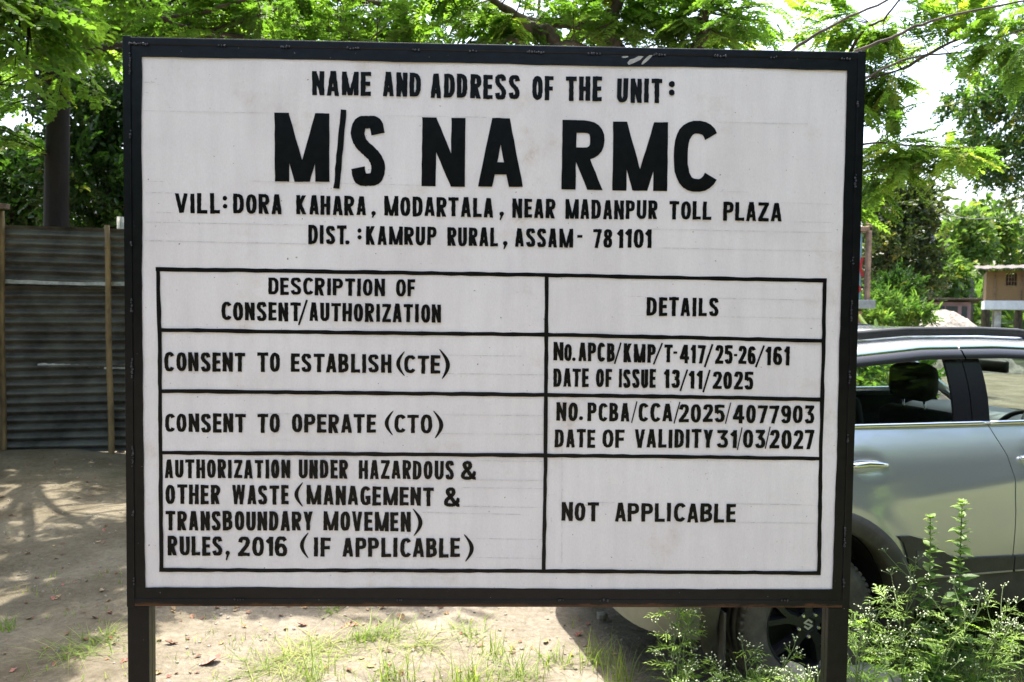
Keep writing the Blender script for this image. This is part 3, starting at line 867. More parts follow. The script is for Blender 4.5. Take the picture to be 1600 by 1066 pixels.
# ================================================================== FOLIAGE
def rotm(d, roll):
    """(n,3,3) matrices whose x axis is d, with a random roll about it."""
    d = d / np.linalg.norm(d, axis=1, keepdims=True)
    up = np.tile([0, 0, 1.0], (len(d), 1))
    y = np.cross(up, d); ln = np.linalg.norm(y, axis=1, keepdims=True)
    y = np.where(ln < 1e-3, np.tile([0, 1.0, 0], (len(d), 1)), y / np.maximum(ln, 1e-6))
    z = np.cross(d, y)
    c, s = np.cos(roll)[:, None], np.sin(roll)[:, None]
    y2 = y * c + z * s; z2 = -y * s + z * c
    return np.stack([d, y2, z2], 2)

def place(TV, TF, TT, pos, M, scale, tint):
    """Copies of a template (verts, quads, tint offset) at pos with matrices M."""
    n, k = len(pos), len(TV)
    V = np.einsum('nij,kj->nki', M, TV) * scale[:, None, None] + pos[:, None, :]
    F = TF[None] + (np.arange(n) * k)[:, None, None]
    T = np.clip(tint[:, None] + TT[None], 0, .95)
    return V.reshape(-1, 3), F.reshape(-1, TF.shape[1]), T.ravel()

def leaflet(L, W, fold=.18, ovate=.5):
    """Two folded quads: base, left, tip, right with midrib."""
    return np.array([[0, 0, 0], [L * .52, 0, .01 * L], [L, 0, -.05 * L], [L * .2, W * .33, fold * W * .7], [L * .6, W * .5, fold * W], [L * .93, W * .27, fold * W * .4],
                     [L * .2, -W * .33, fold * W * .7], [L * .6, -W * .5, fold * W], [L * .93, -W * .27, fold * W * .4]]), \
        np.array([[0, 1, 4, 3], [1, 2, 5, 4], [0, 6, 7, 1], [1, 7, 8, 2]])

def frond(npairs, L, lw, ll, droop=.25, seed=0):
    """A once-pinnate leaf: rachis along x with pairs of oblong leaflets."""
    r = np.random.default_rng(seed)
    LV, LF = leaflet(1, 1)
    V, F, T = [], [], []
    for i in range(npairs + 1):
        t = .18 + .82 * i / npairs
        px, pz = L * t, -droop * L * t * t
        for s in ((-1, 1) if i < npairs else (0,)):
            sz = ll * (.75 + .3 * math.sin(math.pi * min(1, t * .9))) * r.uniform(.88, 1.1)
            a = R(58 + r.uniform(-9, 9)) * s if s else 0
            q = LV * [sz, sz * lw, sz]
            dn = r.uniform(-.35, .25)
            q = np.stack([q[:, 0] * math.cos(dn) + q[:, 2] * math.sin(dn), q[:, 1], q[:, 2] * math.cos(dn) + q[:, 0] * math.sin(dn)], 1)
            ca, sa = math.cos(a), math.sin(a)
            q = np.stack([q[:, 0] * ca - q[:, 1] * sa + px, q[:, 0] * sa + q[:, 1] * ca, q[:, 2] + pz], 1)
            F.append(LF + len(V) * 9); V.append(q); T.append(np.full(9, r.uniform(-.10, .10)))
    # rachis as a thin strip
    b = len(V) * 9
    V = np.concatenate(V); F = np.concatenate(F); T = np.concatenate(T)
    w = .0022
    rv = []
    for i in range(5):
        t = i / 4
        rv += [[L * t, -w, -droop * L * t * t], [L * t, w, -droop * L * t * t]]
    V = np.concatenate([V, np.array(rv)]); T = np.concatenate([T, np.full(10, .1)])
    F = np.concatenate([F, np.array([[b + 2 * i, b + 2 * i + 1, b + 2 * i + 3, b + 2 * i + 2] for i in range(4)])])
    return V, F, T

def sprig(nl, L, ll, lw, seed, quads=2):
    """A short twig with nl simple leaves round it."""
    r = np.random.default_rng(seed)
    LV, LF = leaflet(1, 1)
    V, F, T = [], [], []
    for i in range(nl):
        t = (i + .6) / nl
        d = np.array([r.uniform(.1, .9), r.uniform(-1, 1), r.uniform(-.7, .45)]); d /= np.linalg.norm(d)
        M = rotm(d[None], np.array([r.uniform(-.9, .9)]))[0]
        sz = ll * r.uniform(.7, 1.15)
        q = (LV * [sz, sz * lw, sz]) @ M.T + [L * t, r.uniform(-.1, .1) * L, r.uniform(-.1, .1) * L]
        F.append(LF + 9 * len(V)); V.append(q); T.append(np.full(9, r.uniform(-.18, .18)))
    return np.concatenate(V), np.concatenate(F), np.concatenate(T)

def scatter(templates, pos, dirs, roll, scale, tint):
    Vs, Fs, Ts, b = [], [], [], 0
    pick = NR.integers(0, len(templates), len(pos))
    for k, (TV, TF, TT) in enumerate(templates):
        s = pick == k
        if not s.any(): continue
        V, F, T = place(TV, TF, TT, pos[s], rotm(dirs[s], roll[s]), scale[s], tint[s])
        Vs.append(V); Fs.append(F + b); Ts.append(T); b += len(V)
    return np.concatenate(Vs), np.concatenate(Fs), np.concatenate(Ts)

L_NEAR = leaf_mat('pinnate_leaf_green', (.030, .060, .012), (.080, .140, .026), (.165, .230, .045), .50, .55)
L_DARK = leaf_mat('dark_broad_leaf', (.012, .030, .008), (.026, .060, .013), (.060, .115, .022), .33, .38)
L_FAR = leaf_mat('distant_leaf', (.035, .065, .018), (.070, .120, .030), (.13, .19, .055), .35, .5)
L_OLIVE = leaf_mat('olive_leaf', (.020, .034, .012), (.045, .062, .020), (.11, .13, .045), .3, .5)
L_WEED = leaf_mat('weed_leaf', (.09, .15, .03), (.17, .26, .055), (.28, .38, .10), .45, .6)
L_HERB = leaf_mat('herb_leaf', (.025, .065, .022), (.06, .12, .03), (.19, .27, .08), .38, .5)
L_GRASS = leaf_mat('grass_blade', (.07, .11, .02), (.14, .20, .04), (.30, .30, .10), .4, .5)
BARK = mat('brown_bark', (.088, .068, .052), .9, var=.5, scale=9, bump=.9, bscale=22, stretch=(1, 1, .25))
BARK_D = mat('dark_bark', (.0095, .006, .005), .9, var=.45, scale=9, bump=.9, bscale=22, stretch=(1, 1, .25))
TWIG = mat('twig_bark', (.085, .062, .042), .85, var=.35, scale=20)
STEM = mat('green_stem', (.12, .17, .06), .6, var=.25, scale=14)

FR = [frond(8, .26, .56, .056, .12, 1), frond(9, .28, .54, .052, .22, 2), frond(7, .23, .60, .058, .05, 3), frond(10, .30, .52, .050, .28, 4)]
FR_B = [frond(6, .27, .62, .066, .06, 11), frond(7, .30, .60, .062, .14, 12), frond(6, .24, .64, .070, .02, 13)]
FR_S = [frond(11, .24, .52, .034, .12, 5), frond(12, .26, .50, .032, .22, 6), frond(10, .22, .54, .036, .05, 7)]

def spray_tree(name, label, limbs, trunk, ellipses, fr, leafm, barkm, cat='tree', group=None, tint0=.5, fscale=1.0, per=7, extra=None, tw=.006):
    """A tree: trunk and limbs as tapered tubes, branchlets from the nearest limb, pinnate fronds along each branchlet."""
    base = Vector(trunk[0][0])
    root = empty(name, base)
    tag(root, label, cat, group)
    mb = MB()
    tp = [Vector(p) - base for p, r in trunk]
    mb.tube(tp, [r for p, r in trunk], 12)
    mb.build('trunk', barkm, root, True)
    lp = [(p, r) for p, r in trunk[len(trunk) // 2:]]
    mb = MB()
    for limb in limbs:
        # smooth and slightly crooked
        pts = [Vector(p) for p, r in limb]; rs = [r for p, r in limb]
        P, Q = [], []
        for i in range(len(pts) - 1):
            for k in range(6):
                t = k / 6
                j = Vector((NR.normal(), NR.normal(), NR.normal())) * (rs[i] * .35 if (i or k) else 0)
                a, b, c, d = pts[max(i - 1, 0)], pts[i], pts[i + 1], pts[min(i + 2, len(pts) - 1)]
                P.append(.5 * (2 * b + (c - a) * t + (2 * a - 5 * b + 4 * c - d) * t * t + (3 * b - a - 3 * c + d) * t ** 3) + j)
                Q.append(rs[i] + (rs[i + 1] - rs[i]) * t)
        P.append(pts[-1]); Q.append(rs[-1])
        mb.tube([p - base for p in P], Q, 8)
        lp += list(zip(P, Q))
    LP = np.array([tuple(p) for p, r in lp])
    pos, dirs, tints, scl = [], [], [], []
    for (c, rad, n) in ellipses:
        c = np.array(c); rad = np.array(rad)
        for k in range(n):
            q = NR.normal(size=3); q /= np.linalg.norm(q)
            tip = c + q * rad * NR.uniform(.25, 1.0) ** .6
            i = np.argmin(np.linalg.norm(LP - tip, axis=1) + np.abs(NR.normal(0, .15, len(LP))))
            st = LP[i]
            v = tip - st; D = np.linalg.norm(v)
            mid = st + v * .5 + NR.normal(0, .05 * D, 3) + [0, 0, .10 * D]
            ts = np.linspace(0, 1, 7)
            path = np.array([(1 - t) ** 2 * st + 2 * t * (1 - t) * mid + t * t * tip for t in ts])
            mb.tube([Vector(p) - base for p in path], [tw * (1.25 - t) * min(1.6, .6 + D) for t in ts], 5, cap=False)
            tn = tint0 + NR.normal(0, .16)
            m_ = per + int(NR.integers(-1, 2))
            t_lo = max(.15, 1 - .62 / max(D, .3))
            for j in range(m_):
                t = t_lo + (1 - t_lo) * (j + .5) / m_
                p = (1 - t) ** 2 * st + 2 * t * (1 - t) * mid + t * t * tip
                tg = 2 * (1 - t) * (mid - st) + 2 * t * (tip - mid); tg /= np.linalg.norm(tg) + 1e-6
                side = np.cross(tg, [0, 0, 1.0]); side /= np.linalg.norm(side) + 1e-6
                s = 1 if j % 2 else -1
                d = tg * NR.uniform(.25, .8) + side * s * NR.uniform(.5, 1) + np.array([0, 0, NR.uniform(-.5, .25)])
                pos.append(p); dirs.append(d); tints.append(tn + NR.normal(0, .06)); scl.append(fscale * NR.uniform(.78, 1.15))
    pos, dirs = np.array(pos), np.array(dirs)
    tints = np.array(tints)
    if extra:
        for e in extra: tints[NR.integers(0, len(tints), e)] = 1.3
    V, F, T = scatter(fr, pos, dirs, NR.normal(0, .3, len(pos)), np.array(scl), tints)
    V = V - np.array(base)
    mb.build('limb', barkm, root, True)
    obj('crown', np_mesh('crown', V, F, T), leafm, root)
    return root

def clump_tree(name, label, base, trunk, blobs, tmpl, leafm, barkm, cat='tree', group=None, tint0=.5, tsd=.15, scale=1.0, limbs=True, up=.2, lr=.5):
    """A tree of leafy clumps: blobs of (centre, radii, sprig count); sprigs lie near each blob's skin."""
    base = Vector(base)
    root = empty(name, base); tag(root, label, cat, group)
    if trunk:
        mb = MB(); mb.tube([Vector(p) - base for p, r in trunk], [r for p, r in trunk], 10)
        if limbs:
            top = Vector(trunk[-1][0])
            for c, rad, n in blobs:
                c = Vector(c); st = Vector(trunk[-1 - int(NR.integers(0, 2))][0]); r0 = trunk[-1][1] * .55
                mid = (st + c) / 2 + Vector((0, 0, -.08 * (c - st).length))
                mb.tube([st - base, mid - base, c - base], [r0, r0 * .6, r0 * .2], 7)
        mb.build('trunk', barkm, root, True)
    P, D, T = [], [], []
    for c, rad, n in blobs:
        q = NR.normal(size=(n, 3)); q /= np.linalg.norm(q, axis=1, keepdims=True)
        rr = (NR.uniform(.12, 1, (n, 1))) ** lr
        lump = 1 + .22 * np.sin(3.1 * q[:, :1] * 2 + c[0]) * np.sin(2.7 * q[:, 2:] * 2 + c[2])
        P.append(np.array(c) + q * np.array(rad) * rr * lump)
        D.append(q + NR.normal(0, .5, (n, 3)) + [0, 0, up])
        T.append(tint0 + NR.normal(0, tsd, n) + NR.normal(0, .06))
    P, D, T = np.concatenate(P), np.concatenate(D), np.concatenate(T)
    V, F, TT = scatter(tmpl, P, D, NR.uniform(-1.2, 1.2, len(P)), scale * NR.uniform(.7, 1.2, len(P)), T)
    obj('crown', np_mesh('crown', V - np.array(base), F, TT), leafm, root)
    return root

def E(px, py, Y, rx, ry, rd, n):
    """Leafy region seen at a pixel: centre, radii in metres, number of branchlets."""
    return (tuple(at(px, py, Y)), (rx * Y / FPX, rd, ry * Y / FPX), n)

# ---- tree with the dark trunk behind the fence (left)
tb = at(88, 352, 10.4); tb = Vector((tb.x, tb.y, 0))
spray_tree('broad_tree', 'tree with a straight dark brown trunk rising behind the corrugated fence', [
    [(at(94, 90, 10.4), .07), (at(110, 75, 8.6), .05), (at(60, 40, 6.4), .04), (at(40, -40, 4.9), .025)],
    [(at(92, 110, 10.4), .07), (at(125, 82, 8.4), .04), (at(195, 70, 7.4), .03), (at(250, 55, 6.8), .02)],
    [(at(90, 150, 10.4), .1), (at(20, 0, 9.4), .07), (at(-120, -160, 8.0), .04)],
    [(at(92, 110, 10.4), .1), (at(200, -60, 10.0), .07), (at(420, -330, 9.0), .04)],
    [(at(92, 100, 10.4), .1), (at(60, -200, 9), .07), (at(0, -520, 8), .04)],
    [(at(110, 95, 8.6), .05), (at(150, -60, 6.4), .04), (at(150, -260, 5.4), .02)],
    ], [(tb, .17), (at(88, 352, 10.4), .148), (at(89, 250, 10.4), .142), (at(92, 150, 10.4), .13), (at(94, 100, 10.4), .11)],
    [E(30, 45, 4.4, 80, 45, .3, 7), E(15, 100, 4.4, 45, 30, .25, 4), E(100, 20, 4.9, 60, 35, .35, 5), E(190, 20, 6.0, 60, 38, .5, 8), E(80, 75, 4.8, 40, 20, .25, 3), E(225, 40, 6.6, 50, 34, .5, 6), E(140, 15, 6.8, 80, 35, .5, 6),
     ((-5.2, 9.8, 5.4), (2.4, 1.4, .9), 54), ((-3.4, 9.9, 5.6), (1.6, 1.2, .8), 52), ((-4.2, 7.6, 5.6), (1.9, 1.1, .7), 52), ((-6.6, 7.6, 5.0), (1.6, 1.6, .8), 34), ((-2.7, 7.4, 5.2), (1.1, .9, .5), 26), ((-3.6, 6.1, 5.0), (1.7, .8, .5), 16), ((-5.6, 5.4, 4.8), (1.6, 1.0, .5), 26), ((-4.4, 4.4, 4.4), (1.3, .5, .3), 22), ((-4.0, 8.9, 4.8), (2.2, .8, .5), 44), ((-6.4, 9.6, 4.4), (1.5, 1.2, .7), 36), ((-5.2, 2.4, 4.8), (2.4, 1.5, .5), 60), ((-4.0, 0.6, 4.9), (2.0, 1.2, .5), 36), ((-2.9, 5.2, 4.9), (.7, .9, .4), 14)],  # includes unseen canopy near the viewer, added to block skylight from the left ground
    FR_B, L_NEAR, BARK_D, tint0=.52, fscale=1.0)

# ---- tree behind the board, boughs over its top and to the right of it
def tr(*a): return [(at(x, y, Y), r) for x, y, Y, r in a]
spray_tree('spreading_tree', 'spreading tree with fine pinnate leaves arching above and behind the notice board', [
    tr((965, 130, 7.4, .10), (955, 45, 7.2, .07), (968, -40, 7.0, .05), (1000, -160, 7.0, .03)),
    tr((900, 130, 7.2, .08), (868, 66, 6.9, .05), (832, 42, 6.8, .045), (770, 0, 6.7, .03), (690, -70, 6.6, .02)),
    tr((1070, 140, 7.2, .09), (1094, 66, 7.0, .055), (1102, 30, 6.9, .05), (1116, -30, 6.8, .03)),
    tr((960, 110, 7.2, .05), (900, 66, 6.9, .022), (850, 78, 6.8, .02), (790, 60, 6.8, .012)),
    tr((860, 140, 7.0, .04), (600, 100, 6.6, .026), (400, 66, 6.2, .018), (322, 52, 5.9, .015), (372, 36, 5.9, .022), (440, 12, 5.8, .015)),
    tr((600, 100, 6.6, .034), (420, 64, 6.0, .018), (258, 33, 5.8, .011), (318, 18, 5.7, .014), (400, -6, 5.6, .011)),
    tr((1060, 180, 6.8, .06), (1150, 130, 5.8, .03), (1236, 79, 5.3, .011), (1300, 40, 5.2, .009), (1385, 0, 5.1, .007), (1470, -50, 5.0, .005)),
    tr((1060, 200, 6.8, .06), (1240, 130, 5.6, .03), (1338, 81, 5.1, .011), (1400, 56, 5.0, .0095), (1470, 28, 4.9, .008), (1610, 0, 4.8, .005)),
    tr((1080, 240, 6.9, .06), (1250, 190, 6.0, .03), (1350, 125, 5.7, .009), (1420, 92, 5.5, .007), (1500, 82, 5.4, .005)),
    tr((955, 45, 7.2, .06), (700, 20, 7.4, .03), (480, -10, 7.4, .02)),
    ], [((.62, 7.5, 0), .17), (at(965, 400, 7.5), .15), (at(985, 200, 7.4), .12), (at(965, 130, 7.4), .10)],
    [E(300, 20, 5.9, 90, 42, .5, 14), E(420, 30, 6.0, 110, 40, .5, 18), E(560, 30, 6.6, 110, 45, .6, 22), E(690, 25, 6.8, 120, 50, .6, 24), E(830, 15, 6.9, 110, 50, .6, 22),
     E(960, 15, 7.0, 100, 50, .6, 20), E(1070, 20, 7.0, 100, 50, .6, 22), E(1170, 15, 6.4, 80, 40, .5, 12), E(620, -60, 7.4, 420, 40, .8, 34), E(1060, -60, 7.2, 260, 40, .8, 22),
     ((-1.25, 6.1, 5.0), (.8, .45, .3), 12), E(500, 60, 7.6, 300, 30, .5, 26), E(1000, 62, 7.6, 220, 30, .5, 20)],
    FR, L_NEAR, BARK, tint0=.56)
spray_tree('drooping_tree', 'light green tree with yellowing pods drooping to the right of the notice board', [
    tr((1180, 330, 7.0, .06), (1290, 260, 6.2, .03), (1350, 225, 5.9, .008), (1430, 228, 5.7, .006), (1525, 232, 5.6, .003)),
    tr((1180, 330, 7.0, .06), (1280, 200, 6.3, .03), (1350, 130, 6.0, .009), (1410, 108, 5.8, .007), (1480, 70, 5.6, .004)),
    tr((1180, 330, 7.0, .06), (1290, 300, 6.4, .03), (1350, 270, 6.0, .008), (1440, 262, 5.8, .004)),
    tr((1280, 200, 6.3, .02), (1340, 60, 6.0, .012), (1380, 30, 5.8, .008), (1420, -20, 5.7, .006)),
    tr((1410, 108, 5.8, .012), (1500, 60, 5.5, .008), (1570, 55, 5.2, .006), (1640, 30, 5.0, .005)),
    ], [((1.9, 7.2, 0), .12), (at(1140, 480, 7.2), .11), (at(1165, 380, 7.1), .085), (at(1180, 330, 7.0), .07)],
    [E(1375, 45, 5.9, 55, 30, .3, 9), E(1300, 30, 6.2, 60, 35, .4, 9), E(1385, 100, 5.9, 35, 40, .3, 8), E(1365, 175, 6.0, 30, 45, .3, 8), E(1400, 130, 5.8, 30, 22, .3, 3),
     E(1385, 240, 5.9, 50, 28, .3, 13), E(1455, 245, 5.8, 50, 20, .3, 9), E(1515, 240, 5.7, 28, 20, .2, 5), E(1370, 280, 6.0, 35, 25, .3, 7),
     E(1440, 30, 5.6, 40, 25, .3, 4), E(1560, 60, 5.2, 40, 34, .3, 5), E(1540, 100, 5.4, 30, 22, .25, 3), E(1590, 110, 5.1, 28, 36, .25, 4), E(1470, 15, 5.6, 40, 18, .3, 3), E(1350, 330, 6.2, 22, 16, .2, 3), E(1560, 15, 5.3, 60, 25, .3, 5)],
    FR_S + FR[:1], L_NEAR, TWIG, tint0=.62, extra=[26], tw=.004)

# ---- dark broad-leaved growth behind the fence
SP = [sprig(9, .34, .105, .62, 20), sprig(8, .30, .115, .56, 21), sprig(10, .38, .10, .6, 22)]
SPF = [sprig(9, .5, .17, .55, 23), sprig(8, .45, .19, .6, 24)]
SPX = [sprig(8, .9, .34, .6, 25), sprig(7, .8, .38, .55, 26)]
SPL = [sprig(14, .42, .17, .19, 27), sprig(13, .40, .19, .16, 28)]
x0 = at(170, 300, 11.6)
clump_tree('jackfruit_tree', 'dark broad-leaved tree crowding the trunk behind the corrugated fence', (x0.x, 11.6, 0),
    [((x0.x, 11.6, 0), .16), ((x0.x + .1, 11.6, 2.2), .13), ((x0.x + .1, 11.5, 3.4), .09)],
    [E(150, 290, 11.4, 80, 60, .7, 420), E(165, 200, 11.8, 70, 60, .7, 360), E(150, 120, 11.8, 80, 45, .7, 200), E(60, 130, 11.6, 50, 30, .6, 110), E(230, 250, 12, 60, 110, .8, 260)], SP, L_DARK, BARK_D, tint0=.40, tsd=.2)
x0 = at(20, 300, 12.4)
clump_tree('bushy_tree', 'dark bushy tree left of the straight trunk, leaves hanging to the fence', (x0.x, 12.4, 0),
    [((x0.x, 12.4, 0), .14), ((x0.x, 12.4, 2.0), .12), ((x0.x, 12.3, 3.0), .08)],
    [E(30, 295, 12.2, 55, 50, .7, 330), E(15, 240, 12.4, 45, 24, .6, 110), E(-60, 240, 12.6, 60, 110, .9, 200), E(70, 300, 12.6, 40, 60, .6, 170)], SP, L_DARK, BARK_D, tint0=.42, tsd=.2)
for px, py, rx, ry in ((500, 380, 160, 120), (760, 380, 180, 120)):
    c = at(px, py, 15.5)
    clump_tree('leafy_bush', 'broad green bush standing farther back behind the notice board', (c.x, 15.5, 0), [((c.x, 15.5, 0), .1), ((c.x, 15.5, 1.2), .08)],
        [(tuple(c), (rx * 15.5 / FPX, 1.2, ry * 15.5 / FPX), 420)], SPF, L_DARK, BARK_D, cat='bush', group='bushes hidden behind the board', tint0=.5)

# ---- right-hand background trees
b = at(1665, 420, 30)
clump_tree('tall_tree', 'tall dark tree with layered foliage at the right edge above the hut', (b.x, 30, 0),
    [((b.x, 30, 0), .34), ((b.x - .1, 30, 5.0), .26), ((b.x - .9, 30, 10.0), .2), ((b.x - 1.4, 30, 13.0), .1)],
    [E(1555, 158, 29.3, 50, 17, 1.4, 190), E(1505, 166, 29.3, 34, 9, 0.9, 60), E(1590, 115, 30.0, 40, 34, 1.6, 200), E(1560, 205, 30.0, 48, 15, 1.6, 150), E(1575, 255, 29.6, 40, 20, 1.6, 180), E(1540, 272, 29.3, 26, 10, 1.1, 60), E(1600, 300, 30.0, 22, 16, 1.2, 60), E(1650, 190, 30.9, 55, 110, 2.1, 260), E(1535, 232, 28.9, 34, 8, 0.9, 60), E(1600, 60, 30.9, 34, 36, 1.8, 110)], SP, L_DARK, BARK_D, tint0=.66, tsd=.22, up=.0, scale=1.6)
b = at(1408, 420, 18)
clump_tree('round_tree', 'dark olive tree with dusty leaves behind the blue truck', (b.x, 18, 0),
    [((b.x, 18, 0), .16), ((b.x + .1, 18, 1.6), .13), ((b.x, 18, 3.0), .08)],
    [E(1405, 335, 18, 40, 40, .8, 420), E(1438, 322, 18, 22, 26, .6, 150), E(1385, 390, 17.6, 38, 34, .7, 280), E(1425, 400, 18, 34, 30, .7, 200), E(1420, 300, 18.4, 22, 18, .5, 70), E(1370, 340, 18.3, 30, 40, .6, 160), E(1400, 440, 18, 50, 26, .7, 220)], SP, L_OLIVE, BARK_D, tint0=.42, tsd=.26, scale=1.0)
for (px, py, rx, ry, n, t0, lab) in ((1500, 375, 40, 40, 230, .62, 'pale green tree right of the pole, crown lit from above'),
                                    (1545, 360, 34, 34, 170, .6, 'light green round tree rising behind the stilt hut'),
                                    (1470, 430, 36, 30, 170, .5, 'mid green low tree behind the pink shed'),
                                    (1595, 395, 30, 50, 150, .55, 'green tree partly hidden behind the hut roof at the right edge')):
    Y = 41 + (px % 7)
    c = at(px, py, Y)
    clump_tree('distant_tree', lab, (c.x, Y, 0), [((c.x, Y, 0), .25), ((c.x, Y, max(1.2, c.z - 2)), .18), ((c.x, Y, c.z), .1)],
        [E(px, py, Y, rx * .75, ry * .75, 1.4, n // 2), E(px - rx * .5, py + ry * .3, Y - .6, rx * .5, ry * .6, 1, n // 4), E(px + rx * .5, py + ry * .35, Y - .4, rx * .5, ry * .55, 1, n // 4), E(px + rx * .1, py - ry * .55, Y, rx * .4, ry * .45, 1, n // 5), E(px, py + ry * .9, Y, rx * .8, ry * .6, 1, n // 4)],
        SPX, L_FAR, BARK, tint0=t0, tsd=.2, group='trees beyond the yard')
# bamboo-like shrubs between truck and gravel
for i, (px, py, Y, rx, ry, n, lab) in enumerate(((1378, 486, 12.5, 24, 16, 85, 'bright green narrow-leaved shrub beside the truck tailboard'),
                                  (1425, 494, 12.8, 20, 10, 75, 'yellow green narrow-leaved shrub left of the gravel heap'),
                                  (1355, 500, 12.2, 18, 12, 50, 'small narrow-leaved shrub under the truck rear corner'),
                                  (1400, 458, 14.5, 34, 24, 120, 'darker narrow-leaved shrub rising behind the bright one'))):
    c = at(px, py, Y)
    clump_tree('bamboo_shrub', lab, (c.x, Y, 0), [((c.x, Y, 0), .03), ((c.x, Y, .7), .025), ((c.x, Y, 1.2), .015)], [E(px, py, Y, rx, ry, .3, int(n * 1.8)), (tuple(Vector((c.x, Y, c.z * .55))), (rx * Y / FPX, .3, c.z * .45), n)], SPL, L_HERB if i < 3 else L_DARK, STEM, cat='shrub', group='shrubs beside the truck', tint0=.62 if i < 3 else .5, up=.6, scale=.52)
# shrubs and trees seen through the car windows and to the right
for (px, py, Y, rx, ry, n, lab) in ((1345, 610, 8.2, 30, 38, 70, 'leafy shrub seen through the rear door window of the car'),
                                   (1400, 600, 9.0, 26, 26, 40, 'low leafy shrub on the sand beyond the silver car')):
    c = at(px, py, Y)
    clump_tree('leafy_shrub', lab, (c.x, Y, 0), [((c.x, Y, 0), .02), ((c.x, Y, .4), .015), ((c.x, Y, .7), .01)], [E(px, py, Y, rx, ry, .25, n)], SPL, L_HERB, STEM, cat='shrub', tint0=.6, up=.6)
# far wood closing the view
P, D, T = [], [], []
for k in range(150):
    a = R(-75 + 150 * k / 149) + NR.normal(0, .01); rr = NR.uniform(66, 84)
    hgt = NR.uniform(3.5, 8.0)
    if 12 < math.degrees(a) < 33: hgt *= .52
    c = np.array([rr * math.sin(a), rr * math.cos(a), hgt * .5])
    n = 70
    q = NR.normal(size=(n, 3)); q /= np.linalg.norm(q, axis=1, keepdims=True)
    P.append(c + q * np.array([2.6, 2.6, hgt * .55]) * NR.uniform(.3, 1, (n, 1)) ** .5); D.append(q + NR.normal(0, .5, (n, 3))); T.append(np.full(n, NR.uniform(.35, .65)) + NR.normal(0, .1, n))
for k in range(64):                      # unseen tall trees added behind the viewer to darken reflections
    a = R(96 + 168 * k / 63) + NR.normal(0, .01); rr = NR.uniform(24, 31); hgt = NR.uniform(7.5, 11.0)
    c = np.array([rr * math.sin(a), rr * math.cos(a), hgt * .5]); n = 150
    q = NR.normal(size=(n, 3)); q /= np.linalg.norm(q, axis=1, keepdims=True)
    P.append(c + q * np.array([2.0, 2.0, hgt * .5]) * NR.uniform(.3, 1, (n, 1)) ** .5); D.append(q + NR.normal(0, .5, (n, 3))); T.append(np.full(n, NR.uniform(.2, .5)) + NR.normal(0, .1, n))
for k in range(15):                      # a taller clump off to the right, mirrored in the car windows
    c = np.array([13.2 + 4.2 * math.cos(2.1 * k) + .5 * (k - 7), -4.0 + 1.6 * math.sin(1.7 * k) + .75 * (k - 7), NR.uniform(4.2, 7.2)]); n = 90
    q = NR.normal(size=(n, 3)); q /= np.linalg.norm(q, axis=1, keepdims=True)
    P.append(c + q * np.array([1.5, 1.5, 1.7]) * NR.uniform(.3, 1, (n, 1)) ** .5); D.append(q + NR.normal(0, .5, (n, 3))); T.append(np.full(n, NR.uniform(.2, .5)) + NR.normal(0, .1, n))
P, D, T = np.concatenate(P), np.concatenate(D), np.concatenate(T)
P[:, 2] = np.maximum(P[:, 2], .2)
V, F, TT = scatter([sprig(7, 1.4, .75, .6, 31), sprig(7, 1.3, .8, .55, 32)], P, D, NR.uniform(-1, 1, len(P)), NR.uniform(.8, 1.3, len(P)), T)
o = obj('distant_wood', np_mesh('distant_wood', V, F, TT), L_FAR)
o['kind'] = 'stuff'; o['label'] = 'far-off line of green trees closing the view, plus unseen trees added behind the viewer'; o['category'] = 'wood'
# ================================================================== FENCE, TRUCK, HUT, POLES
ZINC = mat('weathered_zinc_sheet', (.13, .125, .10), .65, .1, var=.45, scale=2.2, bump=.35, bscale=30, col2=(.038, .034, .027), stretch=(1, 1, 1.6))
BAMBOO = mat('bamboo_pole', (.19, .125, .055), .7, var=.55, scale=7, bump=.3, bscale=30, stretch=(1, 1, .3))
WOOD_OLD = mat('old_wood', (.15, .10, .065), .85, var=.45, scale=8, bump=.6, bscale=30)

def corrugated(mb, x0, x1, z0, z1, y, pitch=.10, amp=.023, skew=0.0, sag=0.0, n=10):
    m_ = max(8, int((z1 - z0) / pitch * 8))
    vs, fs = [], []
    nx = max(2, int((x1 - x0) / .15))
    for j in range(m_ + 1):
        t = j / m_; z = z0 + (z1 - z0) * t
        for i in range(nx + 1):
            u = i / nx; x = x0 + (x1 - x0) * u
            vs.append((x, y + amp * math.sin(2 * math.pi * (z - z0) / pitch) + .012 * math.sin(2.1 * x + z0 * 5), z + skew * u + sag * math.sin(math.pi * u)))
    for j in range(m_):
        for i in range(nx):
            a = j * (nx + 1) + i
            fs.append((a, a + 1, a + nx + 2, a + nx + 1))
    mb.add(vs, fs)

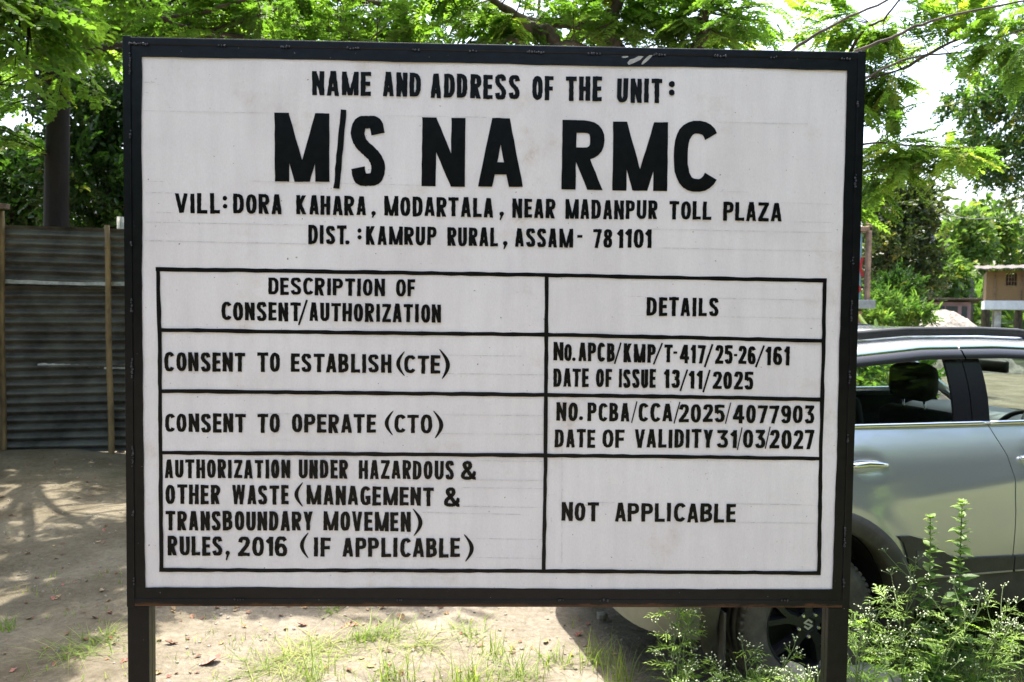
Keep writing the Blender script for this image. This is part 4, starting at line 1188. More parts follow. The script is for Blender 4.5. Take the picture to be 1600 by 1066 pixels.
def build_fence():
    Y = 8.9
    xl, xr = at(8, 540, Y).x, at(178, 540, Y).x
    root = empty('corrugated_fence', (xl, Y, 0)); tag(root, 'dark corrugated metal sheet fence on bamboo posts left of the notice board', 'fence')
    zz = lambda py: at(90, py, Y).z
    # three courses of sheets, overlapping, each course two sheets long
    for (pt, pb, dy, sk, mid) in ((352, 446, 0.0, -.06, 2.0), (440, 571, .05, .03, 2.4), (563, 712, .02, .10, 1.7)):
        for a, b_, k in ((-.35, 2.55, 0), (2.5, 4.4, 1)):
            mb = MB(); corrugated(mb, a, b_, zz(pb) + (.02 if k else 0), zz(pt) + (.015 if k else 0), dy + k * .045, skew=sk * (1 if k == 0 else .3))
            q = mb.build('metal_sheet', ZINC, root, True)
    LAP_GLINT = mat('pale_painted_light', (.42, .42, .40), .45, .4, var=.5, scale=5)  # pale strips painting light on the sheet laps and through the gap
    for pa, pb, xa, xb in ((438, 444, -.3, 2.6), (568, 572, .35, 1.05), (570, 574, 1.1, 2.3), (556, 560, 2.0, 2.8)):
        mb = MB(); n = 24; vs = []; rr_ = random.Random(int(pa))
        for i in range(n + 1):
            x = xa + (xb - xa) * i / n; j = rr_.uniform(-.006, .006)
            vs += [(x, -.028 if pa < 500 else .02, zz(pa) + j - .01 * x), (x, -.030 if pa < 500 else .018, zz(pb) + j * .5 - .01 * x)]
        mb.add(vs, [(2 * i, 2 * i + 1, 2 * i + 3, 2 * i + 2) for i in range(n)]); mb.build('painted_lap_light', LAP_GLINT, root)
    # bamboo posts in front, rails behind
    for px, lean, top in ((9, .02, 332), (178, -.03, 352)):
        mb = MB(); x = at(px, 540, Y).x - xl
        pts = [(x + lean * t, -.075 + .01 * math.sin(9 * t), -.1 + t * (zz(top) + .1)) for t in [k / 11 for k in range(12)]]
        mb.tube(pts, [.034 - .006 * k / 11 for k in range(12)], 10)
        for k in range(2, 11, 2): mb.lathe([(.030, -.008), (.037, 0), (.030, .008)], 10, M=Matrix.Translation(pts[k]))
        mb.build('bamboo_post', BAMBOO, root, True)
    mb = MB(); mb.tube([(-.3, .10, zz(445)), (4.4, .10, zz(441))], .03, 8); mb.build('bamboo_rail', BAMBOO, root, True)
    mb = MB(); mb.tube([(-.3, .10, zz(570)), (4.4, .10, zz(560))], .03, 8); mb.build('bamboo_rail', BAMBOO, root, True)
    # short post tops showing over the sheets
    for px, pt, pb, r in ((172, 335, 372, .042),):
        mb = MB(); x = at(px, pt, Y).x - xl; mb.tube([(x, .20, zz(720)), (x + .02, .20, zz(pt))], r, 8); mb.build('post', mat('grey_concrete_post', (.4, .38, .34), .8, var=.3, scale=10), root, True)
    # second fence wing running toward the viewer at the far left
    r2 = empty('fence_wing', (xl - .10, Y - .16, 0)); tag(r2, 'corrugated metal fence wing at the left picture edge, a wooden board on its post top', 'fence')
    mb = MB(); vs = MB(); corrugated(vs, 0, 2.6, .02, zz(345), 0)
    M = Matrix.Rotation(R(-118), 4, 'Z')
    vs.v = [tuple(M @ Vector(q)) for q in vs.v]
    vs.build('metal_sheet', ZINC, r2, True)
    mb = MB(); mb.tube([(.06, .0, -.1), (.08, .02, zz(325))], [.05, .04], 10); mb.build('bamboo_post', BAMBOO, r2, True)
    mb = MB(); mb.box((-.02, 0, zz(326)), (.52, .10, .055), rz=.1, bev=.006); mb.box((.0, .01, zz(316)), (.12, .08, .10), rz=.4, bev=.01); mb.build('top_board', WOOD_OLD, r2)
build_fence()

# grey concrete pole behind the leaves at upper left
def pole(name, label, px, ptop, Y, r, matl, arms=(), cat='utility pole'):
    c = at(px, ptop, Y)
    root = empty(name, (c.x, Y, 0)); tag(root, label, cat)
    mb = MB(); mb.tube([(0, 0, -.2), (0, 0, c.z * .5), (0, 0, c.z)], [r * 1.35, r * 1.15, r], 10); mb.build('shaft', matl, root, True)
    for dz, L in arms:
        mb = MB(); mb.box((0, -.12, c.z - dz), (L, .09, .10), bev=.01); mb.build('cross_arm', matl, root)
        for s in (-.42, 0, .42):
            mb = MB(); mb.lathe([(.02, 0), (.05, .05), (.05, .1), (.025, .16), (.001, .18)], 10, M=Matrix.Translation((s * L, -.12, c.z - dz + .05))); mb.build('insulator', INSUL, root, True)
    return root, c
INSUL = mat('brown_insulator', (.12, .05, .03), .3)
CONC = mat('grey_concrete', (.34, .33, .31), .85, var=.3, scale=6, bump=.4, bscale=40)
POLE_D = mat('dark_steel_pole', (.10, .10, .105), .6, .4, var=.3, scale=5)
pole('utility_pole', 'grey concrete pole seen through the leaves beside the top left board corner', 154, 20, 15, .17, CONC)
r1, c1 = pole('utility_pole', 'thin dark pole with a cross arm between the olive tree and the pale tree', 1457, 318, 38, .13, POLE_D, ((.5, 1.5),))
r2, c2 = pole('utility_pole', 'short-looking far grey pole above the pale green tree crown', 1522, 322, 56, .16, POLE_D, ((.35, 1.4), (1.1, 1.4)))
mb = MB()
for s in (-.5, .5):
    a = c1 + Vector((s, 0, -.4)); b_ = at(1700, 250, 24) + Vector((s, 0, 0)); q = c2 + Vector((s, 0, -.3)); e = at(1050, 330, 60)
    for A, B in ((a, b_), (q, a), (q, e)):
        mb.tube([A.lerp(B, t) + Vector((0, 0, -.9 * 4 * t * (1 - t))) for t in [k / 12 for k in range(13)]], .012, 4)
o = mb.build('overhead_wire', POLE_D); tag(o, 'thin slack overhead wires strung between the two far poles', 'wire')

def build_truck():
    BLUE = mat('faded_blue_paint', (.22, .36, .43), .5, var=.25, scale=4, bump=.1)
    RED = mat('red_sign_paint', (.42, .03, .035), .5)
    TYRE_ = mat('old_truck_tyre', (.025, .024, .023), .9, var=.3, scale=20)
    TAN = mat('tan_weathered_wood', (.30, .20, .14), .8, var=.4, scale=9, bump=.5)
    Y = 11.6
    xr = at(1360, 420, Y).x
    zz = lambda py: at(1350, py, Y).z
    root = empty('cargo_truck', (xr, Y, 0)); tag(root, 'blue cargo truck with wooden corner post and red lettering mostly behind the notice board', 'truck')
    z0, z1 = zz(468), zz(362)
    mb = MB(); mb.box((-2.45, 1.05, (z0 + z1) / 2), (4.7, 2.0, z1 - z0), bev=.02); mb.build('cargo_body', BLUE, root)
    for k in range(5):
        mb = MB(); mb.box((-.45 - .95 * k, .03, (z0 + z1) / 2), (.05, .05, z1 - z0 - .04), bev=.008); mb.build('side_rib', BLUE, root)
    mb = MB(); mb.box((-.025, .03, (z0 + zz(345)) / 2 - .05), (.05, .12, zz(345) - z0 + .16), bev=.012); mb.build('corner_post', TAN, root)
    mb = MB(); mb.box((-2.4, 1.02, z1 + .04), (4.8, 2.1, .07), bev=.012); mb.build('top_rail', TAN, root)
    mb = MB(); mb.box((-2.35, 1.02, z0 - .07), (4.85, 2.12, .13), bev=.01); mb.build('bed_frame', mat('bed_frame_paint', (.30, .33, .33), .6, var=.3, scale=6), root)
    mb = MB(); mb.box((-.14, .4, z0 - .28), (.22, .5, .22), bev=.01); mb.build('tail_bracket', TAN, root)
    mb = MB(); mb.box((-2.6, 1.05, z0 - .42), (5.6, .8, .22), bev=.02); mb.build('chassis', POLE_D, root)
    # painted red strokes of the side lettering
    mb = MB(); rng = random.Random(2)
    h = z1 - z0
    for pts in ([(-.10, z0 + h * .62), (-.13, z0 + h * .48), (-.09, z0 + h * .34)], [(-.17, z0 + h * .66), (-.17, z0 + h * .34)], [(-.16, z0 + h * .1), (-.12, z0 + h * .16), (-.15, z0 + h * .20)]):
        wavy_strip(mb, pts, .045, .046, rng, .05, .004)
    mb.build('lettering', RED, root)
    # cab far left
    mb = MB(); mb.box((-5.75, 1.05, 1.55), (1.7, 2.0, 1.9), bev=.12); mb.build('cab', BLUE, root)
    mb = MB(); mb.box((-6.0, .04, 1.95), (.8, .02, .6), bev=.005); mb.build('cab_window', mat('truck_glass', (.02, .025, .03), .08), root)
    for x in (-1.0, -2.1, -5.7):
        for y in (.22, 1.86):
            M = Matrix.Translation((x, y, .47)) @ Matrix.Rotation(R(90), 4, 'X')
            mb = MB(); mb.lathe([(.25, .12), (.42, .13), (.47, .08), (.47, -.08), (.42, -.13), (.25, -.12)], 32, M=M, closed=True)
            wq = mb.build('wheel', TYRE_, root, True)
            mb = MB(); mb.lathe([(.001, .05), (.1, .06), (.13, .02), (.25, .05), (.25, -.05), (.001, -.05)], 24, M=M); mb.build('rim', POLE_D, wq, True)
build_truck()

def build_hut():
    WEAVE = mat('woven_bamboo_wall', (.20, .125, .055), .8, var=.3, scale=24, stretch=(6, 1, 1), bump=.5, bscale=40)
    BAND = mat('whitewashed_beam', (.62, .64, .66), .7, var=.12, scale=4)
    ROOF = mat('dusty_tin_roof', (.085, .07, .06), .8, .0, var=.35, scale=4)
    Y = 32.0
    x0 = at(1541, 450, Y).x
    zz = lambda py: at(1570, py, Y).z
    root = empty('stilt_hut', (x0, Y, 0), R(-29)); tag(root, 'small bamboo hut on stilts with lattice windows and a white floor beam', 'hut')
    W_, D_ = 4.6, 3.4
    zf, zb, zt = zz(470), zz(484), zz(424)
    def wall(x, y, w_, d, a, b): mbx = MB(); mbx.box((x + w_ / 2, y + d / 2, (a + b) / 2), (w_, d, b - a)); return mbx
    zs, zh = zf + (zt - zf) * .50, zf + (zt - zf) * .93
    mb = MB()
    def seg(a, b, c, d): mb.box(((a + b) / 2, .04, (c + d) / 2), (b - a, .08, d - c))
    seg(0, .66, zf, zt); seg(.66, 1.04, zf, zs); seg(1.04, 1.32, zf, zt); seg(1.32, 1.75, zf, zf + .12); seg(1.75, 2.2, zf, zt); seg(2.2, 2.7, zf, zs); seg(2.7, W_, zf, zt); seg(.66, 1.04, zh, zt); seg(1.32, 1.75, zh, zt); seg(2.2, 2.7, zh, zt)
    mb.box((.04, D_ / 2 + .04, (zf + zt) / 2), (.079, D_ - .08, zt - zf - .01)); mb.box((W_ - .04, D_ / 2 + .04, (zf + zt) / 2), (.079, D_ - .08, zt - zf - .01)); mb.box((W_ / 2, D_ - .04, (zf + zt) / 2), (W_ - .17, .08, zt - zf - .02))
    mb.build('wall', WEAVE, root)
    for a, b, c, d in ((.66, 1.04, zs, zh), (1.32, 1.75, zf + .12, zh), (2.2, 2.7, zs, zh)):
        mb = MB()
        n = 4
        for k in range(n + 1): mb.box((a + (b - a) * k / n, .03, (c + d) / 2), (.03, .03, d - c))
        nv = max(3, int((d - c) / .13))
        for k in range(nv + 1): mb.box(((a + b) / 2, .045, c + (d - c) * k / nv), (b - a, .028, .028))
        mb.build('window', WOOD_OLD, root)
    for x in (.30, 1.2, 1.98): mb = MB(); mb.box((x, -.022, (zf + zt) / 2), (.05, .04, zt - zf)); mb.build('batten', WOOD_OLD, root)
    mb = MB(); mb.box((W_ / 2, D_ / 2, (zb + zf) / 2), (W_ + .1, D_ + .1, zf - zb - .004), bev=.01); mb.build('floor_beam', BAND, root)
    for x in (.45, 2.2, 4.1):
        for y in (.3, 2.9):
            mb = MB(); mb.box((x, y, zb / 2 - .1), (.22, .22, zb + .19), bev=.01); mb.build('stilt', CONC, root)
    mb = MB(); vs = []
    n = 40
    for i in range(n + 1):
        for j, yy in enumerate((-.75, D_ + .3)):
            x = -.38 + (W_ + .7) * i / n
            vs.append((x, yy, zt + .03 + j * .35 + .02 * math.sin(i * 1.9) + .03 * x / W_)); vs.append((x, yy, zt + .065 + j * .35 + .02 * math.sin(i * 1.9) + .03 * x / W_))
    fs = []
    for i in range(n):
        a = i * 4; b = a + 4
        fs += [(a, a + 2, b + 2, b), (a + 1, b + 1, b + 3, a + 3), (a, b, b + 1, a + 1), (a + 2, a + 3, b + 3, b + 2)]
    fs += [(0, 1, 3, 2), (4 * n, 4 * n + 2, 4 * n + 3, 4 * n + 1)]
    mb.add(vs, fs); mb.build('roof', ROOF, root)
build_hut()

def build_shed():
    PINK = mat('faded_pink_plaster', (.34, .22, .27), .85, var=.25, scale=3)
    DK = mat('dark_shed_door', (.045, .06, .07), .6, var=.3, scale=5)
    Y = 37.5
    a, b = at(1447, 480, Y).x, at(1508, 480, Y).x
    zt = at(1480, 472, Y).z
    root = empty('market_shed', (a, Y, 0), R(-26)); tag(root, 'low pink shed with dark doors and flat tin roof behind the gravel heap', 'shed')
    W_ = b - a
    mb = MB(); mb.box((W_ / 2, 1.1, zt / 2), (W_, 2.0, zt), bev=.01); mb.build('wall', PINK, root)
    for x, w_ in ((W_ * .30, W_ * .24), (W_ * .58, W_ * .26), (W_ * .86, W_ * .12)):
        mb = MB(); mb.box((x, .085, zt * .48), (w_, .05, zt * .86), bev=.006); mb.build('door', DK, root)
    mb = MB(); mb.box((W_ / 2 + .05, .9, zt + .06), (W_ + .7, 2.9, .07), bev=.01, M=Matrix.Rotation(R(-3), 4, 'X')); mb.build('roof', mat('rusty_shed_roof', (.10, .075, .06), .8, var=.4, scale=5), root)
build_shed()

def heap(name, label, c, r, h, matl, cat):
    mb = MB(); n, k = 64, 26; vs, fs = [], []
    rng = random.Random(5)
    for j in range(k + 1):
        t = j / k
        for i in range(n):
            a = 2 * math.pi * i / n
            rr = r * t * (1 + .10 * math.sin(2 * a + 1) + .05 * math.sin(5 * a))
            z = h * (math.cos(math.pi * t / 2) ** 1.3) * (1 + .10 * math.sin(3 * a) * t)
            vs.append((rr * math.cos(a), rr * math.sin(a), max(z + rng.uniform(-.055, .055), -.05) - (.05 if j == k else 0)))
    for j in range(k):
        for i in range(n): fs.append((j * n + i, j * n + (i + 1) % n, (j + 1) * n + (i + 1) % n, (j + 1) * n + i))
    mb.add(vs, fs)
    o = mb.build(name, matl, None, True); o.location = c
    return tag(o, label, cat)
c = at(1472, 486, 25)
heap('gravel_heap', 'pale heap of gravel showing above the car roof', (c.x, 25, 0), 2.4, c.z * 1.0, mat('pale_gravel', (.215, .195, .165), .95, var=.5, scale=9, bump=1.0, bscale=25), 'gravel')

# ================================================================== PLANTS IN FRONT
def weed_leaf(seed):
    """Deeply cut leaf with narrow lobes."""
    r = np.random.default_rng(seed)
    V, F, T = [], [], []
    n = 5
    for i in range(n):
        t = (i + .6 + r.uniform(-.25, .25)) / n
        for s in (-1, 1) if i < n - 1 else (0,):
            L = .38 * math.sin(math.pi * (.18 + .72 * t)) * r.uniform(.5, 1.25) if s else .34
            a = R(38 + r.uniform(-9, 12)) * s
            q = np.array([[0, 0, 0], [L * .55, L * .095, .03], [L, 0, -.05], [L * .55, -L * .095, .03]])
            q = np.stack([q[:, 0] * math.cos(a) - q[:, 1] * math.sin(a) + t * .85, q[:, 0] * math.sin(a) + q[:, 1] * math.cos(a), q[:, 2] - .22 * t * t], 1)
            F.append(np.array([[0, 1, 2, 3]]) + 4 * len(V)); V.append(q); T.append(np.full(4, r.uniform(-.12, .12)))
    b = 4 * len(V); V = np.concatenate(V); F = np.concatenate(F); T = np.concatenate(T)
    rv = []
    for i in range(5):
        t = i / 4; w_ = .022 * (1 - .6 * t)
        rv += [[t * .9, -w_, -.22 * t * t], [t * .9, w_, -.22 * t * t]]
    return np.concatenate([V, rv]), np.concatenate([F, [[b + 2 * i, b + 2 * i + 1, b + 2 * i + 3, b + 2 * i + 2] for i in range(4)]]), np.concatenate([T, np.zeros(10)])
WL = [weed_leaf(k) for k in (41, 42, 43)]
FLOWER = mat('small_white_flower', (.50, .56, .36), .8, var=.25, scale=80)

def parthenium(label, base, h, lean=(0, 0), nb=6, spread=.22, seed=1, fl=1.0, leafy=1.0):
    """Bushy weed: branching green stems, cut leaves, loose heads of tiny white flowers."""
    r = random.Random(seed)
    base = Vector(base)
    root = empty('flowering_weed', base); tag(root, label, 'weed')
    st, P, D, S_, T = MB(), [], [], [], []
    fb = MB()
    def curve(a, d, L, up=.35, n=6):
        p = Vector(a); d = Vector(d).normalized(); out = [p.copy()]
        for k in range(n):
            d = (d + Vector((r.gauss(0, .07), r.gauss(0, .07), up * .16))).normalized(); p = p + d * L / n; out.append(p.copy())
        return out, d
    def leaf(p, d, s):
        P.append(tuple(p)); D.append(tuple(d)); S_.append(s); T.append(.5 + r.gauss(0, .15))
    def head(p, d, s):
        for k in range(r.randint(5, 8)):
            dd = (Vector(d) + Vector((r.gauss(0, .75), r.gauss(0, .75), r.gauss(.25, .35)))).normalized()
            e = p + dd * s * r.uniform(.4, 1.1)
            st.tube([p, (p + e) / 2 + Vector((0, 0, .003)), e], .0011, 3, cap=False)
            rr = r.uniform(.0028, .0042) * fl
            fb.add([e + Vector(v_) * rr for v_ in ((1, 0, 0), (-1, 0, 0), (0, 1, 0), (0, -1, 0), (0, 0, 1), (0, 0, -.7))], [(0, 2, 4), (2, 1, 4), (1, 3, 4), (3, 0, 4), (2, 0, 5), (1, 2, 5), (3, 1, 5), (0, 3, 5)])
    for b in range(nb):
        a = 2 * math.pi * b / nb + r.uniform(-.5, .5)
        sp = spread * r.uniform(.3, 1.1)
        L = h * r.uniform(.72, 1.02)
        d = (Vector((math.cos(a) * sp / h * 1.3 + lean[0], math.sin(a) * sp / h * 1.0 + lean[1], 1)))
        main, dl = curve((r.uniform(-.02, .02), r.uniform(-.02, .02), -.01), d, L, .1, 9)
        st.tube(main, [.0050 - .0032 * k / 9 for k in range(10)], 5, cap=False)
        for k in range(1, 10):
            for q in range(r.randint(1, 2)):
                aa = r.uniform(0, 6.28)
                if r.random() < leafy * (.62 if k < 5 else .25): leaf(main[k], (math.cos(aa), math.sin(aa), r.uniform(-.1, .55)), r.uniform(.7, 1.1) * (.19 if k < 6 else .12))
        head(main[-1], dl, .045)
        for k in (3, 4, 5, 6, 7, 8):
            for q in range(r.randint(1, 2)):
                aa = r.uniform(0, 6.28)
                sub, ds = curve(main[k], (math.cos(aa), math.sin(aa), .9), L * r.uniform(.14, .27), .4, 4)
                st.tube(sub, [.0024, .002, .0017, .0014, .0012], 4, cap=False)
                leaf(sub[2], (math.cos(aa + .8), math.sin(aa + .8), .2), r.uniform(.06, .10)); leaf(sub[1], (math.cos(aa - .8), math.sin(aa - .8), .3), r.uniform(.07, .11))
                head(sub[-1], ds, .038); 
    st.build('stem', STEM, root, True)
    V, F, TT = scatter(WL, np.array(P), np.array(D), NR.normal(0, .3, len(P)), np.array(S_), np.array(T))
    obj('foliage', np_mesh('foliage', V, F, TT), L_WEED, root)
    fb.build('blossoms', FLOWER, root)
    return root

def ovate(seed):
    """Toothed ovate leaf, length 1, folded along the midrib."""
    r = np.random.default_rng(seed); V, F = [], []
    n = 7
    for i in range(n + 1):
        t = i / n; wd = .34 * math.sin(math.pi * min(1, t ** .75)) * (1 if i % 2 else .86)
        zz_ = -.25 * t * t
        V += [[t, -wd, zz_ + .25 * wd], [t, 0, zz_], [t, wd, zz_ + .25 * wd]]
    for i in range(n):
        a = 3 * i
        F += [[a, a + 1, a + 4, a + 3], [a + 1, a + 2, a + 5, a + 4]]
    return np.array(V), np.array(F), np.zeros(len(V))
OV = [ovate(k) for k in (1, 2)]

def tall_herb(label, base, h, seed, big=.095):
    r = random.Random(seed); base = Vector(base)
    root = empty('tall_herb', base); tag(root, label, 'herb')
    mb = MB(); n = 14
    pts = [Vector((.03 * math.sin(2.2 * k / n) * (seed % 3 - 1), .02 * math.sin(1.7 * k / n), h * k / n - .01)) for k in range(n + 1)]
    mb.tube(pts, [.0055 - .0035 * k / n for k in range(n + 1)], 6); mb.build('stem', STEM, root, True)
    P, D, S_, T = [], [], [], []
    k = 0; z = .14
    while z < h:
        t = z / h
        p = pts[min(n, int(t * n))].lerp(pts[min(n, int(t * n) + 1)], t * n - int(t * n))
        a0 = k * 1.57 + r.uniform(-.3, .3)
        for a in (a0, a0 + math.pi):
            P.append(tuple(p)); D.append((math.cos(a), math.sin(a), r.uniform(-.35, .7) + .3 * t)); S_.append(big * (1.15 - .80 * t) * r.uniform(.55, 1.15)); T.append(.25 + .60 * t + r.gauss(0, .08))
            if t > .4: 
                P.append(tuple(p)); D.append((math.cos(a + .7), math.sin(a + .7), .9)); S_.append(big * .38 * r.uniform(.7, 1.1)); T.append(.6 + .3 * t)
        z += .036 * (1.1 - .45 * t); k += 1
    for q in range(7):
        a = q * .9; P.append(tuple(pts[-1])); D.append((math.cos(a), math.sin(a), 1.2)); S_.append(.026); T.append(.9)
    V, F, TT = scatter(OV, np.array(P), np.array(D), NR.normal(0, .2, len(P)), np.array(S_), np.array(T))
    obj('foliage', np_mesh('foliage', V, F, TT), L_HERB, root)
    return root

def foot(px, Y): 
    x = at(px, 1000, Y).x
    return (x, Y, float(gz(x, Y)) - .005)
parthenium('bushy white-flowered weed, the largest clump in front of the car sill', foot(1420, 3.25), .68, nb=5, spread=.30, seed=1)
parthenium('white-flowered weed standing close against the outer side of the right board post', foot(1345, 3.05), .72, nb=3, spread=.09, seed=2, lean=(.04, 0))
parthenium('white-flowered weed leaning out to the right below the two tall herbs', foot(1500, 3.3), .58, nb=4, spread=.26, seed=3, lean=(.30, 0))
parthenium('airy white-flowered weed in front of the rear bumper', foot(1062, 3.3), .55, nb=3, spread=.14, seed=4, leafy=.35)
parthenium('low white-flowered weed before the rear tyre, left of the right post', foot(1180, 3.2), .37, nb=4, spread=.20, seed=5, leafy=.6)
parthenium('white-flowered weed just behind the right board post', foot(1250, 3.0), .47, nb=2, spread=.10, seed=6, leafy=.5)
parthenium('small white-flowered weed low down in front of the big clump', foot(1440, 2.95), .33, nb=4, spread=.24, seed=7)
parthenium('low white-flowered weed between the two front clumps by the bumper', foot(1110, 3.05), .30, nb=6, spread=.20, seed=8)
parthenium('small white-flowered weed at the bottom right under the leaning one', foot(1545, 3.15), .32, nb=3, spread=.2, seed=9)
def herb_h(px, py, Y): return at(px, py, Y).z
tall_herb('tall slender herb with the higher pale tip before the car door', foot(1500, 3.3), herb_h(1503, 782, 3.3), 1, .12)
tall_herb('slender herb with the lower tip, standing left of the taller one', foot(1442, 3.35), herb_h(1441, 806, 3.35), 2, .105)
tall_herb('short broad-leaved herb at the foot of the tall slender herb', foot(1478, 3.2), .36, 3, .15)
tall_herb('low yellow-green herb in front of the bumper weed', foot(1125, 3.1), .27, 4, .14)
tall_herb('low broad-leaved herb right of the tall slender herb', foot(1530, 3.35), .33, 5, .13)

# ---- grass tufts, one thing each
def tuft(name, label, base, n, h, spread, seed, tint=.5, group=None, w_=.0058):
    r = random.Random(seed); V, F, T = [], [], []
    for k in range(n):
        a = r.uniform(0, 6.28); lean_ = r.uniform(.15, 1.35) ; L = h * r.uniform(.5, 1.1)
        bx, by = r.gauss(0, spread * .35), r.gauss(0, spread * .35)
        dx, dy = math.cos(a), math.sin(a)
        wv = w_ * r.uniform(.6, 1.2); tt = tint + r.gauss(0, .15)
        b = len(V)
        for i in range(5):
            t = i / 4
            o_ = spread * lean_ * (t ** 1.7) * 1.2
            z = L * (t - .42 * lean_ * t * t)
            ww = wv * (1 - t ** 1.5 * .95) / 2
            V += [(bx + dx * o_ - dy * ww, by + dy * o_ + dx * ww, z - .004), (bx + dx * o_ + dy * ww, by + dy * o_ - dx * ww, z - .004)]
            T += [tt, tt]
            if i: F.append((b + 2 * i - 2, b + 2 * i - 1, b + 2 * i + 1, b + 2 * i))
    o = obj(name, np_mesh(name, np.array(V), np.array(F), np.clip(T, 0, .93)), L_GRASS)
    o.location = base
    return tag(o, label, 'grass', group)
for i, (px, py, n, h, sp, t, lab) in enumerate((
    (572, 1000, 26, .15, .08, .55, 'upright grass tuft among dry leaves left of the picture middle'),
    (606, 992, 60, .13, .18, .55, 'wide green grass tuft below the DATE-less middle of the lower frame rail'),
    (482, 1062, 34, .20, .16, .6, 'bright splayed grass tuft at the bottom edge, left of centre'),
    (415, 1058, 26, .10, .26, .55, 'long trailing grass tuft at the bottom edge near the left post'),
    (612, 1066, 46, .24, .18, .55, 'tall arching grass tuft at the bottom edge under the wide green one'),
    (742, 1072, 60, .24, .16, .6, 'dense bright grass tuft at the bottom edge, picture centre'),
    (812, 1060, 40, .18, .14, .5, 'leafy grass tuft at the bottom edge just right of the dense one'),
    (775, 1024, 30, .22, .12, .55, 'lean grass tuft with one tall blade, right of centre'),
    (862, 1036, 26, .16, .14, .45, 'dull grass tuft at the edge of the car shadow'),
    (926, 1036, 26, .26, .12, .55, 'grass tuft standing inside the car shadow, left of the bumper'),
    (968, 1072, 30, .34, .10, .55, 'tall grass tuft in the car shadow at the bottom edge'),
    (108, 1030, 50, .10, .20, .55, 'low green grass tuft on the sand left of the left post'),
    (165, 1006, 34, .10, .14, .55, 'small pale grass tuft beside the left post'),
    (8, 985, 30, .12, .08, .45, 'dark grass tuft at the left picture edge'),
    (28, 628, 14, .07, .06, .5, 'tiny green tuft on the mound below the fence'),
    (505, 1012, 60, .07, .20, .75, 'thin yellowing grass patch in front of the leaf litter'),
    (455, 1030, 60, .07, .22, .85, 'straw-coloured grass patch left of the bright tuft'),
    (660, 1010, 40, .07, .16, .7, 'sparse yellow-green grass patch right of the wide tuft'),
    (730, 990, 40, .09, .16, .6, 'small grass patch below the lower frame rail right of centre'),
    (520, 955, 20, .06, .08, .4, 'small dark tuft just under the lower frame rail'),
    )):
    c = on_ground(px, py); c.z = float(gz(c.x, c.y))
    lab = lab.replace('the DATE-less middle of ', '')
    tuft('grass_tuft', lab, c, int(n * 1.5), h * .85, sp * 1.1, 50 + i, t, 'grass tufts on the sand')
# thin grass cover, too fine to count
rr = np.random.default_rng(77); V, F, T = [], [], []
def blades(n, x0, x1, y0, y1, h, keep):
    for k in range(n):
        x, y = rr.uniform(x0, x1), rr.uniform(y0, y1)
        if keep(x, y) < rr.uniform(): continue
        for q in range(3):
            a = rr.uniform(0, 6.28); L = h * rr.uniform(.4, 1.2); xx, yy = x + rr.normal(0, .015), y + rr.normal(0, .015); z = float(gz(xx, yy)) - .003
            dx, dy = math.cos(a), math.sin(a); w_ = .0022; o_ = L * rr.uniform(.2, .9); b = len(V); tt = rr.uniform(.25, .92)
            V.extend([(xx - dy * w_, yy + dx * w_, z), (xx + dy * w_, yy - dx * w_, z), (xx + dx * o_ + dy * .0006, yy + dy * o_ - dx * .0006, z + L), (xx + dx * o_ - dy * .0006, yy + dy * o_ + dx * .0006, z + L)])
            F.append((b, b + 1, b + 2, b + 3)); T.extend([tt] * 4)
pn = lambda x, y: max(0, math.sin(2.3 * x + 1.1) * math.sin(2.9 * y + .4) + .25 * math.sin(9 * x + 5 * y))
blades(1700, -2.6, 1.3, 2.6, 4.3, .045, lambda x, y: .55 * pn(x, y) + .04 + .25 * max(0, 3.9 - y))
blades(5200, 1.1, 3.4, 2.4, 4.4, .075, lambda x, y: .55 + .4 * pn(x, y))
blades(900, -3.2, .6, 4.2, 6.2, .04, lambda x, y: .3 * pn(x, y) + .01)
o = obj('short_grass', np_mesh('short_grass', np.array(V), np.array(F), np.array(T)), L_GRASS)
o['kind'] = 'stuff'; o['label'] = 'thin short grass scattered over the sand'; o['category'] = 'grass'

# ---- fine pebbles and clods, too many to count
rr = np.random.default_rng(5); V, F = [], []
for k in range(900):
    if k < 450: x, y = rr.uniform(-1.6, 1.4), rr.uniform(3.5, 5.2)
    else: x, y = rr.uniform(-4.6, -1.3), rr.uniform(3.4, 8.6)
    s_ = rr.uniform(.004, .013) * (1.3 if rr.uniform() < .1 else 1); z = float(gz(x, y)); b = len(V); a = rr.uniform(0, 1.5)
    for i in range(5): V.append((x + s_ * rr.uniform(.7, 1.2) * math.cos(a + 1.257 * i), y + s_ * rr.uniform(.7, 1.2) * math.sin(a + 1.257 * i), z - .002))
    for i in range(5): V.append((x + .6 * s_ * math.cos(a + 1.257 * i), y + .6 * s_ * math.sin(a + 1.257 * i), z + s_ * rr.uniform(.4, .8)))
    F += [(b + i, b + (i + 1) % 5, b + 5 + (i + 1) % 5, b + 5 + i) for i in range(5)] + [(b + 5, b + 6, b + 7, b + 8, b + 9)]
me = bpy.data.meshes.new('pebbles'); me.from_pydata(V, [], F); me.update()
o = obj('pebbles', me, mat('sandy_pebble', (.24, .21, .17), .9, var=.4, scale=25)); o['kind'] = 'stuff'; o['label'] = 'fine pebbles and clods strewn over the sand'; o['category'] = 'pebbles'

